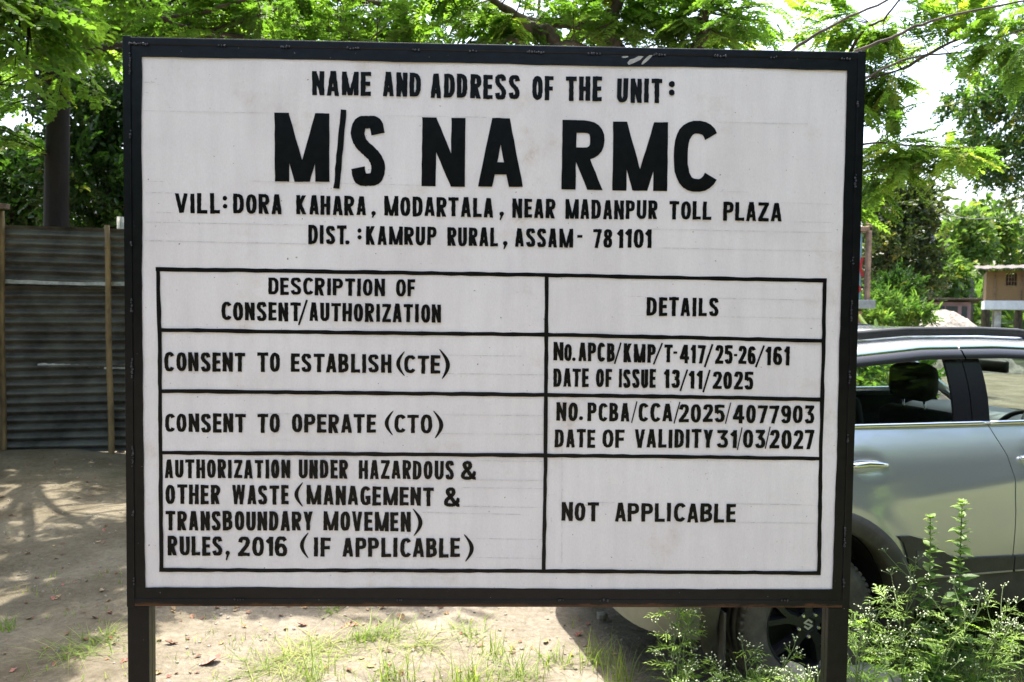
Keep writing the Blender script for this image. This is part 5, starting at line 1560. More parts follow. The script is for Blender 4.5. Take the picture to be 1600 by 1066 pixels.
# ---- fallen leaves, stones, block
DRY = [mat('dry_leaf_brown', (.17, .085, .045), .7, var=.4, scale=40), mat('dry_leaf_red', (.30, .11, .075), .6, var=.35, scale=40), mat('dry_leaf_tan', (.36, .24, .12), .7, var=.3, scale=40)]
proto = []
for k in range(6):
    r = random.Random(k); V, F = [], []
    n = 5
    for i in range(n + 1):
        t = i / n; wd = .30 * math.sin(math.pi * (.06 + .88 * t)); c_ = .5 * (t - .5) ** 2 * r.uniform(.2, 1.3)
        V += [(t - .5, -wd, c_ + wd * r.uniform(.1, .9)), (t - .5, 0, c_), (t - .5, wd, c_ + wd * r.uniform(.1, .9))]
    for i in range(n):
        a = 3 * i; F += [(a, a + 1, a + 4, a + 3), (a + 1, a + 2, a + 5, a + 4)]
    me = bpy.data.meshes.new('fallen_leaf'); me.from_pydata(V, [], F); me.materials.append(DRY[k % 3]); me.update(); proto.append(me)
r = random.Random(9)
big = [(330, 1043, .10, 1, 'large curled pinkish-brown dry leaf near the foot of the left post'), (266, 1017, .06, 0, 'dark brown dry leaf lying just right of the left post'), (472, 980, .055, 1, 'reddish curled dry leaf below the lower frame rail'),
       (626, 966, .065, 3, 'dark curled dry leaf right of the wide grass tuft'), (853, 1003, .05, 2, 'tan dry leaf on the sand left of the car shadow'), (905, 990, .055, 4, 'reddish dry leaf lying in the car shadow')]
for px, py, s, k, lab in big:
    c = on_ground(px, py); o = bpy.data.objects.new('fallen_leaf', proto[k]); COL.objects.link(o)
    o.location = (c.x, c.y, float(gz(c.x, c.y)) + .006); o.scale = (s, s, s); o.rotation_euler = (r.uniform(-.3, .3), r.uniform(-.3, .3), r.uniform(0, 6.28))
    tag(o, lab, 'leaf', 'dry leaves fallen on the sand')
for k in range(150):
    if k < 75: px, py = r.uniform(240, 960), 950 + 116 * r.random() ** 1.6
    else: px, py = r.uniform(0, 196), 720 + 330 * r.random()
    c = on_ground(px, py)
    o = bpy.data.objects.new('fallen_leaf', proto[r.randrange(6)]); COL.objects.link(o)
    s = r.uniform(.018, .048); o.scale = (s, s * r.uniform(.7, 1.1), s)
    o.location = (c.x, c.y, float(gz(c.x, c.y)) + .003); o.rotation_euler = (r.uniform(-.3, .3), r.uniform(-.3, .3), r.uniform(0, 6.28))
    tag(o, 'small dry leaf, one of many scattered over the sand', 'leaf', 'dry leaves fallen on the sand')

def stone(label, c, s, seed, matl):
    r = random.Random(seed); bm = bmesh.new(); bmesh.ops.create_icosphere(bm, subdivisions=3, radius=.5)
    ph = [r.uniform(0, 6) for _ in range(6)]
    for v in bm.verts:
        k = 1 + .16 * math.sin(5 * v.co.x + ph[0]) * math.sin(4 * v.co.y + ph[1]) + .10 * math.sin(9 * v.co.z + ph[2]) + .05 * math.sin(17 * v.co.x + ph[3])
        v.co = v.co * k; v.co.x *= s[0]; v.co.y *= s[1]; v.co.z *= s[2]
    me = bpy.data.meshes.new('stone'); bm.to_mesh(me); bm.free()
    o = obj('stone', me, matl, None, True); o.location = c
    return tag(o, label, 'stone')
STONE = mat('pale_stone', (.42, .39, .35), .9, var=.35, scale=12, bump=.8, bscale=40)
STONE_D = mat('grey_stone', (.25, .23, .20), .9, var=.35, scale=12, bump=.8, bscale=40)
c = at(1240, 1056, 3.35); stone('pale rough stone standing among weeds left of the right post', (c.x, 3.35, c.z - .07), (.15, .13, .26), 3, STONE)
c = on_ground(998, 962); stone('rounded grey stone under the rear bumper in the car shadow', (c.x, c.y, .03), (.075, .07, .08), 4, STONE_D)
c = on_ground(940, 966); stone('small flat stone at the far edge of the car shadow', (c.x, c.y, .012), (.07, .05, .04), 5, STONE_D)
c = at(1362, 1052, 3.5)
mb = MB(); mb.box((0, 0, 0), (.46, .16, .14), bev=.012, M=Matrix.Rotation(R(-14), 4, 'Z') @ Matrix.Rotation(R(12), 4, 'Y'))
o = mb.build('concrete_block', CONC); o.location = (c.x - .02, 3.5, c.z - .05); tag(o, 'pale broken concrete block lying by the rear wheel behind the right post', 'concrete block')
# ================================================================== THE CAR
PAINT = mat('silver_green_metallic_paint', (.57, .60, .60), .24, .68, var=.02, scale=500, coat=1.0)
_n, _l = PAINT.node_tree.nodes, PAINT.node_tree.links      # road dust low on the body
_p = _n['Principled BSDF']; _tc = _n.new('ShaderNodeTexCoord'); _sx = _n.new('ShaderNodeSeparateXYZ'); _l.new(_tc.outputs['Object'], _sx.inputs[0])
_mr = _n.new('ShaderNodeMapRange'); _mr.inputs[1].default_value = .95; _mr.inputs[2].default_value = .45; _l.new(_sx.outputs[2], _mr.inputs[0])
_nz = _n.new('ShaderNodeTexNoise'); _nz.inputs['Scale'].default_value = 5; _nz.inputs['Detail'].default_value = 8; _nz.inputs['Roughness'].default_value = .7; _l.new(_tc.outputs['Object'], _nz.inputs['Vector'])
_mu = _n.new('ShaderNodeMath'); _mu.operation = 'MULTIPLY'; _l.new(_mr.outputs[0], _mu.inputs[0]); _l.new(_nz.outputs['Fac'], _mu.inputs[1])
_du = _n.new('ShaderNodeBsdfDiffuse'); _du.inputs[0].default_value = (.19, .165, .12, 1)
_mx = _n.new('ShaderNodeMixShader'); _l.new(_mu.outputs[0], _mx.inputs[0]); _l.new(_p.outputs[0], _mx.inputs[1]); _l.new(_du.outputs[0], _mx.inputs[2]); _l.new(_mx.outputs[0], _n['Material Output'].inputs[0])
PLAST = mat('black_trim_plastic', (.028, .028, .027), .5, var=.25, scale=18, bump=.08, bscale=300)
PLAST_D = mat('dusty_lower_plastic', (.060, .056, .048), .7, var=.35, scale=6, bump=.1, bscale=200)
GLOSS = mat('black_gloss_pillar', (.016, .016, .02), .22)
CHROME = mat('chrome', (.75, .76, .77), .12, 1.0)
DIM = mat('dull_trim_strip', (.30, .29, .25), .45, .4)
EMB = mat('pale_emblem', (.55, .53, .47), .45, .3)
SKIRT = mat('dusty_grey_bumper', (.19, .20, .175), .5, var=.2, scale=6)
SEAT = mat('dark_seat_cloth', (.010, .010, .012), .9, var=.25, scale=30)
DASH = mat('grey_dashboard', (.16, .18, .20), .6)
INNER = mat('dark_underbody', (.012, .012, .012), .9)
TYRE = mat('dusty_tyre_rubber', (.075, .068, .056), .9, var=.3, scale=14, bump=.15, bscale=90)
RIM = mat('dark_alloy_rim', (.024, .025, .028), .4, .4)
REDL = mat('red_lamp_lens', (.35, .01, .012), .15, coat=1.0)
CLEARL = mat('clear_lamp_lens', (.6, .62, .64), .1, .4, coat=1.0)

def glass_mat(name, tintc):
    mt = bpy.data.materials.new(name); mt.use_nodes = True
    n, l = mt.node_tree.nodes, mt.node_tree.links
    n.remove(n['Principled BSDF'])
    t = n.new('ShaderNodeBsdfTransparent'); t.inputs[0].default_value = (*tintc, 1)
    g = n.new('ShaderNodeBsdfGlossy'); g.inputs['Roughness'].default_value = .015; g.inputs[0].default_value = (.95, .97, 1, 1)
    f = n.new('ShaderNodeFresnel')
    ge = n.new('ShaderNodeNewGeometry'); mr = n.new('ShaderNodeMapRange'); mr.inputs[3].default_value = 1.45; mr.inputs[4].default_value = 1 / 1.45      # a thin pane: same index seen from either side
    l.new(ge.outputs['Backfacing'], mr.inputs[0]); l.new(mr.outputs[0], f.inputs[0])
    mx = n.new('ShaderNodeMixShader')
    l.new(f.outputs[0], mx.inputs[0]); l.new(t.outputs[0], mx.inputs[1]); l.new(g.outputs[0], mx.inputs[2]); l.new(mx.outputs[0], n['Material Output'].inputs[0])
    return mt
GLASS = glass_mat('tinted_car_glass', (.66, .72, .67))
SMOKE = mat('smoked_visor_plastic', (.030, .030, .032), .22)

XC, A0 = 1.30, 2.10
_th = np.linspace(-math.pi / 2, math.pi / 2, 1601)
_px = np.sign(np.sin(_th)) * np.abs(np.sin(_th)) ** (2 / 6.0); _py = np.abs(np.cos(_th)) ** (2 / 6.0)
_X, _Y = XC + A0 * _px, .88 * _py
_s = np.concatenate([[0], np.cumsum(np.hypot(np.diff(_X), np.diff(_Y)))])
_s = _s - _s[800] + XC
Q0, Q1 = _s[0], _s[-1]
def smooth_tab(tab):
    z = np.linspace(.05, 1.30, 260); a = np.array(tab); y = np.interp(z, a[:, 0], a[:, 1]); k = np.hanning(13); k /= k.sum()
    yp = np.pad(y, 6, mode='edge'); return z, np.convolve(yp, k, 'valid')
_bz = smooth_tab([(.10, .79), (.30, .84), (.42, .872), (.55, .888), (.70, .896), (.80, .8955), (.90, .893), (.98, .886), (1.055, .870), (1.10, .849), (1.15, .820), (1.20, .790), (1.3, .72)])
_rz = smooth_tab([(.1, .18), (.33, .06), (.5, 0), (.75, 0), (.82, .05), (1.2, .14), (1.3, .16)])
_fz = smooth_tab([(.1, .2), (.4, .05), (.6, 0), (.8, .02), (.95, .10), (1.02, .3), (1.2, .5)])

def body(s, z, off=0.0, sg=-1):
    """Point of the lower body: s runs along the side and round the ends, z is height."""
    def raw(s, z):
        x = np.interp(s, _s, _X); y = np.interp(s, _s, _Y) / .88 * np.interp(z, *_bz)
        t = (x - XC) / A0
        x = x - np.interp(z, *_fz) * max(0, t) ** 6 + np.interp(z, *_rz) * max(0, -t) ** 6
        # shallow dished recesses behind the handles
        for hx in (.275, 1.20):
            y -= .020 * math.exp(-(((s - hx) / .085) ** 2 + ((z - 1.035) / .040) ** 2) ** 2)
        # wheel-arch swelling
        for wx in (0, 2.6):
            d = math.hypot(s - wx, z - .34); y += .015 * math.exp(-((d - .54) / .075) ** 2) * (1 if z < 1.0 else 0)
        # soft crease along the doors
        if .3 < s < 2.2:
            zl = .876 + (s - .47) * .12
            y += .007 * math.exp(-((z - zl) / .045) ** 2) * min(1, (s - .3) / .25) * min(1, (2.2 - s) / .2)
        return Vector((x, -y, z))
    p = raw(s, z)
    if off:
        e = .004
        n = (raw(s + e, z) - raw(s - e, z)).cross(raw(s, z + e) - raw(s, z - e))
        if n.length > 1e-9: p = p + n.normalized() * off
    return Vector((p.x, -sg * p.y, p.z)) if sg > 0 else p

def ze(x): return float(np.interp(x, [-.8, -.5, -.2, .24, .68, 1.1, 1.5, 1.9], [1.36, 1.42, 1.468, 1.515, 1.553, 1.558, 1.545, 1.50]))
def gh(x, z, off=0.0, sg=-1):
    u = (z - 1.2) / .36
    t = (x - 1.0) / 1.7
    y = (.797 - .107 * u + .022 * math.sin(math.pi * min(max(u, 0), 1))) * (1 - .09 * abs(t) ** 3)
    n = Vector((0, -.92, .38))
    p = Vector((x, -y, z)) + n * off
    return Vector((p.x, -p.y, p.z)) if sg > 0 else p
def roof_z(x, y):
    ye = -gh(x, ze(x)).y
    return ze(x) + .088 * (1 - min(1, abs(y / ye)) ** 5)

def dense(poly, h):
    out = []
    for i in range(len(poly)):
        a, b = poly[i], poly[(i + 1) % len(poly)]
        n = max(1, int(math.hypot(b[0] - a[0], b[1] - a[1]) / h))
        out += [(a[0] + (b[0] - a[0]) * k / n, a[1] + (b[1] - a[1]) * k / n) for k in range(n)]
    return out
def inside(p, poly):
    c = False; j = len(poly) - 1
    for i in range(len(poly)):
        a, b = poly[i], poly[j]
        if (a[1] > p[1]) != (b[1] > p[1]) and p[0] < (b[0] - a[0]) * (p[1] - a[1]) / (b[1] - a[1]) + a[0]: c = not c
        j = i
    return c
def panel(mb, poly, fn, off, sg, h=.035, rim=.014):
    P = dense(poly, h)
    area = sum(P[i - 1][0] * P[i][1] - P[i][0] * P[i - 1][1] for i in range(len(P)))
    if area < 0: P = P[::-1]
    pts = [Vector(q) for q in P]
    xs = [q[0] for q in P]; zs = [q[1] for q in P]
    x = min(xs) + h * .5
    arr = np.array(P)
    while x < max(xs):
        z = min(zs) + h * .5
        while z < max(zs):
            if inside((x, z), P) and np.min(np.hypot(arr[:, 0] - x, arr[:, 1] - z)) > h * .45: pts.append(Vector((x, z)))
            z += h
        x += h
    v, e, f = delaunay_2d_cdt(pts, [], [list(range(len(P)))], 1, 1e-5)[:3]
    V = [fn(q[0], q[1], off, sg) for q in v]
    F = []
    for t in f:
        a = sum(v[t[i - 1]][0] * v[t[i]][1] - v[t[i]][0] * v[t[i - 1]][1] for i in range(len(t)))
        t = tuple(t) if a > 0 else tuple(t)[::-1]
        F.append(t if sg < 0 else t[::-1])
    mb.add(V, F)
    if rim:
        n = len(P)
        o = [fn(q[0], q[1], off, sg) for q in P]; i_ = [fn(q[0], q[1], off - rim, sg) for q in P]
        R_ = [(k, n + k, n + (k + 1) % n, (k + 1) % n) for k in range(n)]
        mb.add(o + i_, R_ if sg < 0 else [q[::-1] for q in R_])
def arc(cx, cz, r, a0, a1, n=18): return [(cx + r * math.cos(R(a0 + (a1 - a0) * i / n)), cz + r * math.sin(R(a0 + (a1 - a0) * i / n))) for i in range(n + 1)]

def wheel(root, x, sg):
    c = Vector((x, sg * .765, .338))
    M = Matrix.Translation(c) @ Matrix.Rotation(R(-90 * sg), 4, 'X')      # local z -> outwards
    w = bpy.data.objects.new('wheel', None); COL.objects.link(w); w.parent = root
    prof = [(.212, -.10), (.235, -.108), (.285, -.110), (.318, -.098), (.332, -.082), (.337, -.055), (.328, -.053), (.328, -.047), (.338, -.045), (.339, -.008), (.329, -.006), (.329, .006), (.339, .008), (.338, .045), (.328, .047), (.328, .053), (.337, .055),
            (.332, .082), (.326, .090), (.318, .099), (.300, .106), (.285, .110), (.280, .108), (.240, .109), (.228, .106), (.212, .098)]
    mb = MB(); mb.lathe(prof, 72, M=M); 
    # shoulder tread blocks
    for k in range(64):
        a = 2 * math.pi * k / 64
        mb.box(M @ Vector((.329 * math.cos(a), .329 * math.sin(a), .083)), (.016, .018, .024), M=M.to_3x3().to_4x4() @ Matrix.Rotation(a, 4, 'Z'))
    mb.build('tyre', TYRE, w, True)
    mb = MB(); mb.lathe([(.214, .100), (.206, .098), (.196, .085), (.190, .03), (.186, -.09), (.001, -.09)], 56, M=M)
    for k in range(5):
        a = 2 * math.pi * k / 5 + .3
        for d in (-1, 1):
            vs = []
            for (r_, wd, aa, z0, z1) in ((.035, .022, 0, .055, .090), (.105, .017, .10, .050, .086), (.205, .015, .26, .045, .080)):
                q = a + d * aa
                for s in (-1, 1):
                    for zz_ in (z0, z1):
                        k2 = .75 if zz_ == z1 else 1.2
                        vs.append(M @ Vector((r_ * math.cos(q) - s * wd * k2 * math.sin(q), r_ * math.sin(q) + s * wd * k2 * math.cos(q), zz_)))
            fs = []
            for i in (0, 4): fs += [(i, i + 1, i + 5, i + 4), (i + 1, i + 3, i + 7, i + 5), (i + 3, i + 2, i + 6, i + 7), (i + 2, i, i + 4, i + 6)]
            mb.add(vs, fs)
    mb.lathe([(.062, .05), (.060, .088), (.034, .093), (.032, .087), (.001, .087)], 28, M=M)
    rm = mb.build('rim', RIM, w)
    nt_ = MB()
    for k in range(5):
        a = 2 * math.pi * (k + .5) / 5 + .3
        nt_.lathe([(.0105, .070), (.0105, .094), (.007, .099), (.001, .099)], 6, M=M @ Matrix.Translation((.052 * math.cos(a), .052 * math.sin(a), 0)))
    nt_.build('wheel_nut', CHROME, w)
    # angular S emblem in the cap
    em = MB()
    Pp = [(.0175, .0081), (.0, .0210), (-.0189, .0081), (.0189, -.0081), (0, -.0210), (-.0175, -.0081)]
    for i in range(5):
        a, b = Vector(Pp[i]), Vector(Pp[i + 1]); d = (b - a).normalized(); n = Vector((-d.y, d.x)) * .0042; a = a - d * .0028; b = b + d * .0028
        q = [a + n, b + n, b - n, a - n]
        e = [Vector((-sg * t.x if sg > 0 else t.x, t.y)) for t in q]
        # emblem upright: local x of the wheel is world x, local y is world -z*sg
        lo = [M @ Vector((t.x, -t.y * sg * -1 if False else t.y * (1 if sg < 0 else -1), .0885 + .0001 * i)) for t in q]
        em.add(lo, [(0, 1, 2, 3)])
    em.build('emblem', EMB, w)
    return w

def build_car():
    a = R(14.0)
    hub = Vector((1.3313, 3.4491, 0)); left = Vector((-math.sin(a), math.cos(a), 0))
    root = empty('parked_car', hub + left * .868, a)
    tag(root, 'silver-green five-door car with black roof rails parked behind the right post', 'car')
    AR = .525
    zb = 1.195
    for sg in (-1, 1):
        # rear quarter
        zc = .34 + math.sqrt(AR * AR - .075 ** 2)
        mb = MB(); panel(mb, [(.075, zb), (-.92, zb), (-.93, .80), (-.93, .62)] + [(-.49, .62)] + [p for p in arc(0, .34, AR, 147.5, 81.8, 16)], body, 0, sg); mb.build('rear_quarter', PAINT, root, True)
        # rear door
        mb = MB(); panel(mb, [(.081, zb)] + arc(0, .34, AR, 81.1, 20.2, 16) + [(1.055, .52), (1.058, .80), (1.048, .95), (1.025, 1.06), (.998, 1.14), (.984, zb)], body, 0, sg, h=.026)
        rd = mb.build('rear_door', PAINT, root, True)
        mb = MB(); panel(mb, [(.99, zb), (1.004, 1.14), (1.031, 1.06), (1.054, .95), (1.064, .80), (1.061, .52), (2.05, .52), (2.10, .75), (2.09, .95), (2.06, 1.10), (2.05, zb)], body, 0, sg, h=.03)
        fd = mb.build('front_door', PAINT, root, True)
        mb = MB(); panel(mb, [(2.056, 1.10), (2.096, .95), (2.106, .75), (2.056, .52), (2.6 - .493, .52)] + arc(2.6, .34, AR, 159.8, 20.2, 30) + [(3.22, .52), (3.42, .62), (3.42, .90), (2.9, 1.0)], body, 0, sg, h=.05); mb.build('front_wing', PAINT, root, True)
        # arch mouldings
        for wx in (0, 2.6):
            mb = MB(); n = 44; rings = []
            for (r_, off) in ((AR + .004, .002), (AR, .016), (AR - .03, .020), (.452, .022), (.440, .012), (.440, -.10)):
                ring = []
                for i in range(n + 1):
                    an = R(-14 + 208 * i / n)
                    ring.append(body(wx + r_ * math.cos(an), .34 + r_ * math.sin(an), off, sg))
                rings.append(ring)
            vs = [p for ring in rings for p in ring]; m_ = n + 1
            fs = [(j * m_ + i, (j + 1) * m_ + i, (j + 1) * m_ + i + 1, j * m_ + i + 1) for j in range(len(rings) - 1) for i in range(n)]
            mb.add(vs, fs if sg > 0 else [f[::-1] for f in fs]); mb.build('arch_moulding', PLAST_D, root, True)
            mb = MB(); n = 30
            for (r_,) in ((.445,),):
                vs = []
                for i in range(n + 1):
                    an = R(-20 + 220 * i / n)
                    for y in (.80, .50): vs.append(Vector((wx + r_ * math.cos(an), sg * y, .34 + r_ * math.sin(an))))
                mb.add(vs, [(2 * i, 2 * i + 1, 2 * i + 3, 2 * i + 2) for i in range(n)])
                vs = [Vector((wx, sg * .5, .34))] + [Vector((wx + r_ * math.cos(R(-20 + 220 * i / n)), sg * .5, .34 + r_ * math.sin(R(-20 + 220 * i / n)))) for i in range(n + 1)]
                mb.add(vs, [(0, i + 1, i + 2) for i in range(n)])
            mb.build('wheel_well', INNER, root)
            wheel(root, wx, sg)
        # lower cladding with its raised front of the arch, sill
        mb = MB(); panel(mb, [(.470, .555), (.455, .63), (.425, .700), (.40, .725), (.47, .722), (.55, .700), (.70, .612), (.80, .597), (1.054, .590), (1.057, .520), (.487, .520)], body, .013, sg, h=.03); mb.build('door_cladding', PLAST, rd, True)
        mb = MB(); panel(mb, [(.505, .57), (.50, .655), (.56, .645), (.67, .585)], body, .0165, sg, h=.03, rim=.004); mb.build('cladding_inset', PLAST_D, rd, True)
        mb = MB(); panel(mb, [(1.062, .590), (2.02, .575), (2.05, .520), (1.063, .520)], body, .013, sg, h=.04); mb.build('door_cladding', PLAST, fd, True)
        for dd, xa, xb in ((rd, .49, 1.05), (fd, 1.066, 2.04)):
            mb = MB(); panel(mb, [(xa, .519), (xb, .519), (xb, .526), (xa, .526)], body, .0165, sg, h=.05, rim=.01); mb.build('trim_strip', DIM, dd, True)
        mb = MB(); panel(mb, [(.46, .36), (2.14, .36), (2.11, .514), (.485, .514)], body, .004, sg, h=.05, rim=.05); mb.build('sill', PLAST_D, root, True)
        # handles
        for dd, x0 in ((rd, .275), (fd, 1.20)):
            mb = MB(); pts = [body(x0 - .105, 1.043, .004, sg), body(x0 - .085, 1.043, .026, sg), body(x0 - .02, 1.042, .034, sg), body(x0 + .05, 1.04, .030, sg), body(x0 + .088, 1.038, .012, sg), body(x0 + .10, 1.037, -.004, sg)]
            mb.tube(pts, [.010, .0135, .0145, .0135, .011, .006], 10); mb.build('handle', CHROME, dd, True)
        # belt chrome
        for dd, xa, xb in ((rd, .0, .984), (fd, .99, 2.04)):
            mb = MB(); mb.tube([gh(xa + (xb - xa) * i / 20, 1.204, .004, sg) for i in range(21)], .011, 8); mb.build('belt_trim', CHROME, dd, True)
        # glass, pillars, visors
        top = lambda x: ze(x) - .028
        mb = MB(); xs = [-.20, -.05, .1, .25, .4, .55, .70, .795]
        panel(mb, [(-.30, 1.21), (.795, 1.21)] + [(x, top(x)) for x in xs[::-1]] + [(-.27, 1.33)], gh, -.004, sg, h=.06, rim=0); mb.build('window', GLASS, rd, True)
        mb = MB(); xs = [.99, 1.1, 1.25, 1.4, 1.52]
        panel(mb, [(.99, 1.21), (2.08, 1.21)] + [(x, top(x)) for x in xs[::-1]], gh, -.004, sg, h=.06, rim=0); mb.build('window', GLASS, fd, True)
        mb = MB(); panel(mb, [(.79, 1.212), (.886, 1.212), (.886, ze(.886) - .01), (.79, ze(.79) - .01)], gh, .004, sg, h=.05); mb.build('door_pillar', GLOSS, rd, True)
        mb = MB(); panel(mb, [(.893, 1.212), (.99, 1.212), (.99, ze(.99) - .01), (.893, ze(.893) - .01)], gh, .004, sg, h=.05); mb.build('door_pillar', GLOSS, fd, True)
        for dd, xa, xb in ((rd, -.20, .885), (fd, .894, 1.62)):
            mb = MB(); n = 20
            xs = [xa + (xb - xa) * i / n for i in range(n + 1)]
            vs = []; 
            for x in xs:
                for dz, of in ((-.004, .006), (-.020, .022), (-.058, .030), (-.060, .027)): vs.append(gh(x, ze(x) + dz, of, sg))
            fs = [(4 * i + j, 4 * i + j + 1, 4 * i + 5 + j, 4 * i + 4 + j) for i in range(n) for j in range(3)]
            mb.add(vs, fs if sg < 0 else [f[::-1] for f in fs]); mb.build('rain_visor', SMOKE, dd, True)
            mb = MB(); vs = []
            for x in xs:
                for dz, of in ((-.010, .010), (.004, .014), (.018, .006)): vs.append(gh(x, ze(x) + dz, of, sg))
            fs = [(3 * i + j, 3 * i + j + 1, 3 * i + 4 + j, 3 * i + 3 + j) for i in range(n) for j in range(2)]
            mb.add(vs, fs if sg > 0 else [f[::-1] for f in fs]); mb.build('drip_trim', CHROME, dd, True)
        # rear pillar, screen pillar
        mb = MB(); panel(mb, [(-.70, 1.19), (-.29, 1.19), (-.265, 1.33), (-.195, ze(-.195)), (-.40, ze(-.4)), (-.58, ze(-.58))], gh, .002, sg, h=.05); mb.build('rear_pillar', PAINT, root, True)
        mb = MB(); mb.tube([(2.36, sg * .79, 1.08), (2.1, sg * .765, 1.235), (1.8, sg * .72, 1.42), (1.56, sg * .675, 1.535)], [.04, .035, .033, .03], 8); mb.build('screen_pillar', PAINT, root, True)
        # roof rail
        mb = MB(); pts = []
        for i in range(25):
            t = i / 24; x = -.52 + 2.05 * t
            lift = .026 * min(1, (1 - abs(2 * t - 1)) * 7)
            pts.append((x, sg * .585, roof_z(x, .585) + .004 + lift))
        for dz in (.004, -.008):
            mb.tube([Vector(p) + Vector((0, 0, dz)) for p in pts], .0165, 8)
        mb.build('roof_rail', PLAST, root, True)
        # lamps, mirror
        mb = MB(); panel(mb, [(-1.02, .98), (-.72, .98), (-.70, 1.10), (-1.02, 1.10)], body, .008, sg, h=.05); mb.build('tail_lamp', REDL, root, True)
        mb = MB(); panel(mb, [(3.25, .76), (3.72, .76), (3.72, .86), (3.20, .90)], body, .008, sg, h=.05); mb.build('headlight', CLEARL, root, True)
        mb = MB(); mb.box((2.02, sg * 1.0, 1.24), (.10, .20, .15), bev=.035); mb.tube([(2.0, sg * .84, 1.2), (2.02, sg * .93, 1.21)], .025, 8); mb.build('wing_mirror', PAINT, root, True)
        mb = MB(); mb.box((-.405, sg * .74, .30), (.012, .22, .24), bev=.004); mb.build('mud_flap', PLAST_D, root)
        # black inner skin behind the door gaps
        mb = MB(); panel(mb, [(-.6, 1.17), (-.6, .5)] + arc(0, .34, .50, 160, 18, 12) + arc(2.6, .34, .50, 162, 20, 12) + [(3.2, .5), (3.2, .9), (2.3, 1.03), (2.1, 1.17)], body, -.03, sg, h=.12, rim=0); mb.build('inner_skin', INNER, root)
    # pieces crossing the middle
    def both(nm, poly, fn, off, m_, h=.05, par=root):
        mb = MB(); panel(mb, poly, fn, off, -1, h); panel(mb, poly, fn, off, 1, h); return mb.build(nm, m_, par, True)
    q0, q1 = Q0 + .001, Q1 - .001
    both('rear_bumper', [(q0, .46), (-.50, .46), (-.487, .53), (-.49, .612), (-.93, .612), (-1.0, .70), (q0, .70)], body, .012, PAINT)
    both('bumper_skirt', [(q0, .285), (-.52, .285), (-.46, .33), (-.475, .452), (q0, .452)], body, .008, SKIRT)
    tg = both('tailgate', [(q0, .708), (-1.0, .708), (-.936, .80), (-.926, 1.19), (q0, 1.19)], body, 0, PAINT)
    both('front_bumper', [(q1, .24), (3.10, .26), (3.12, .36), (3.09, .514), (3.22, .514), (3.42, .612), (3.44, .74), (q1, .74)], body, .008, PAINT)
    both('grille', [(q1, .745), (3.74, .745), (3.74, .88), (q1, .90)], body, .006, PLAST)
    # roof, tailgate glass, windscreen, bonnet
    mb = MB(); nx, ny = 40, 32; vs = []
    for i in range(nx + 1):
        x = -.60 + 2.17 * i / nx
        ye = -gh(x, ze(x)).y
        for j in range(ny + 1):
            v_ = 2 * j / ny - 1; y = ye * math.copysign(abs(v_) ** .7, v_)
            vs.append((x - (.03 * (1 - v_ * v_) if i == 0 else 0), y, roof_z(x, y)))
    mb.add(vs, [(i * (ny + 1) + j, (i + 1) * (ny + 1) + j, (i + 1) * (ny + 1) + j + 1, i * (ny + 1) + j + 1) for i in range(nx) for j in range(ny)]); mb.build('roof', PAINT, root, True)
    def sheet(nm, f, m_, n=16, k=8, par=root):
        mb = MB(); vs = [f(i / k, 2 * j / n - 1) for i in range(k + 1) for j in range(n + 1)]
        mb.add(vs, [(i * (n + 1) + j, i * (n + 1) + j + 1, (i + 1) * (n + 1) + j + 1, (i + 1) * (n + 1) + j) for i in range(k) for j in range(n)]); return mb.build(nm, m_, par, True)
    sheet('rear_window', lambda t, v_: (-.66 + .07 * t - .05 * (1 - v_ * v_) + .03, v_ * (.72 - .12 * t), 1.19 + (ze(-.6) + .085 * (1 - abs(v_) ** 5) - 1.19) * t), GLASS, par=root)
    sheet('windscreen', lambda t, v_: (2.38 - .80 * t + .10 * (1 - v_ * v_) * (1 - t), v_ * (.79 - .115 * t), 1.08 + (ze(1.57) + .088 * (1 - abs(v_) ** 5) - 1.08) * t), GLASS)
    sheet('bonnet', lambda t, v_: (2.36 + .95 * t + .12 * (1 - v_ * v_), v_ * (.80 - .06 * t * t), 1.07 - .07 * t - .10 * t ** 4 + .03 * (1 - v_ * v_) - .03 * abs(v_) ** 8), PAINT)
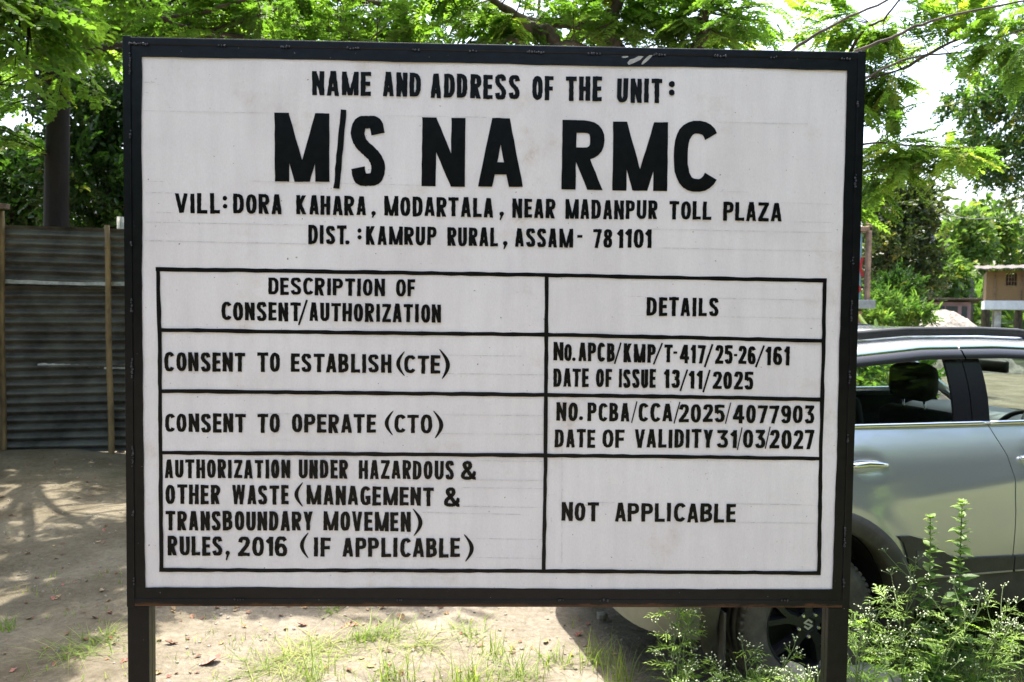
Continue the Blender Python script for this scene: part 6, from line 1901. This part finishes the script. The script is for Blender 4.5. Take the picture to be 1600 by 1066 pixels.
    # floor and cabin
    mb = MB(); mb.box((1.25, 0, .34), (3.3, 1.1, .10), bev=.02); mb.box((1.3, 0, .40), (1.6, 1.62, .06), bev=.02); mb.build('floor_pan', INNER, root)
    mb = MB(); mb.box((1.98, 0, 1.00), (.42, 1.5, .26), bev=.07); mb.box((1.78, 0, .8), (.2, .3, .4), bev=.04); db = mb.build('dashboard', DASH, root, True)
    M = Matrix.Translation((1.62, -.36, 1.02)) @ Matrix.Rotation(R(-65), 4, 'Y')
    mb = MB(); mb.lathe([(.185 + .014 * math.cos(2 * math.pi * k / 8), .014 * math.sin(2 * math.pi * k / 8)) for k in range(8)], 32, M=M, closed=True)
    mb.box(M @ Vector((0, 0, 0)), (.36, .05, .02), M=M.to_3x3().to_4x4()); mb.tube([M @ Vector((0, 0, 0)), (1.85, -.36, .92)], .03, 8); mb.build('steering_wheel', PLAST, root, True)
    mb = MB(); mb.box((1.66, -.12, 1.425), (.03, .25, .07), bev=.012); mb.tube([(1.67, -.02, 1.45), (1.70, -.0, 1.52)], .008, 6); mb.build('rear_view_mirror', PLAST, root, True)
    def seat(x, y, wd, tilt=.18):
        mb = MB(); mb.box((x + .27, y, .60), (.50, wd, .16), bev=.05)
        mb.box((x, y, .93), (.14, wd, .60), bev=.055, M=Matrix.Rotation(-tilt, 4, 'Y')); s = mb.build('seat', SEAT, root, True)
        n = 2 if wd > .7 else 1
        for k in range(n):
            yy = y + ((k - .5) * .72 if n == 2 else 0)
            mb = MB(); mb.box((x - .075, yy, 1.365), (.12, .29, .20), bev=.058); mb.build('headrest', SEAT, s, True)
            mb = MB()
            for d in (-.075, .075): mb.tube([(x - .06, yy + d, 1.17), (x - .07, yy + d, 1.28)], .007, 6)
            mb.build('headrest_post', CHROME, s, True)
    seat(1.0, -.37, .50); seat(1.0, .37, .50); seat(.05, 0, 1.30, .22)
    mb = MB(); mb.box((-.45, 0, .62), (.55, 1.1, .5), bev=.03); mb.build('boot_floor', INNER, root)
build_car()
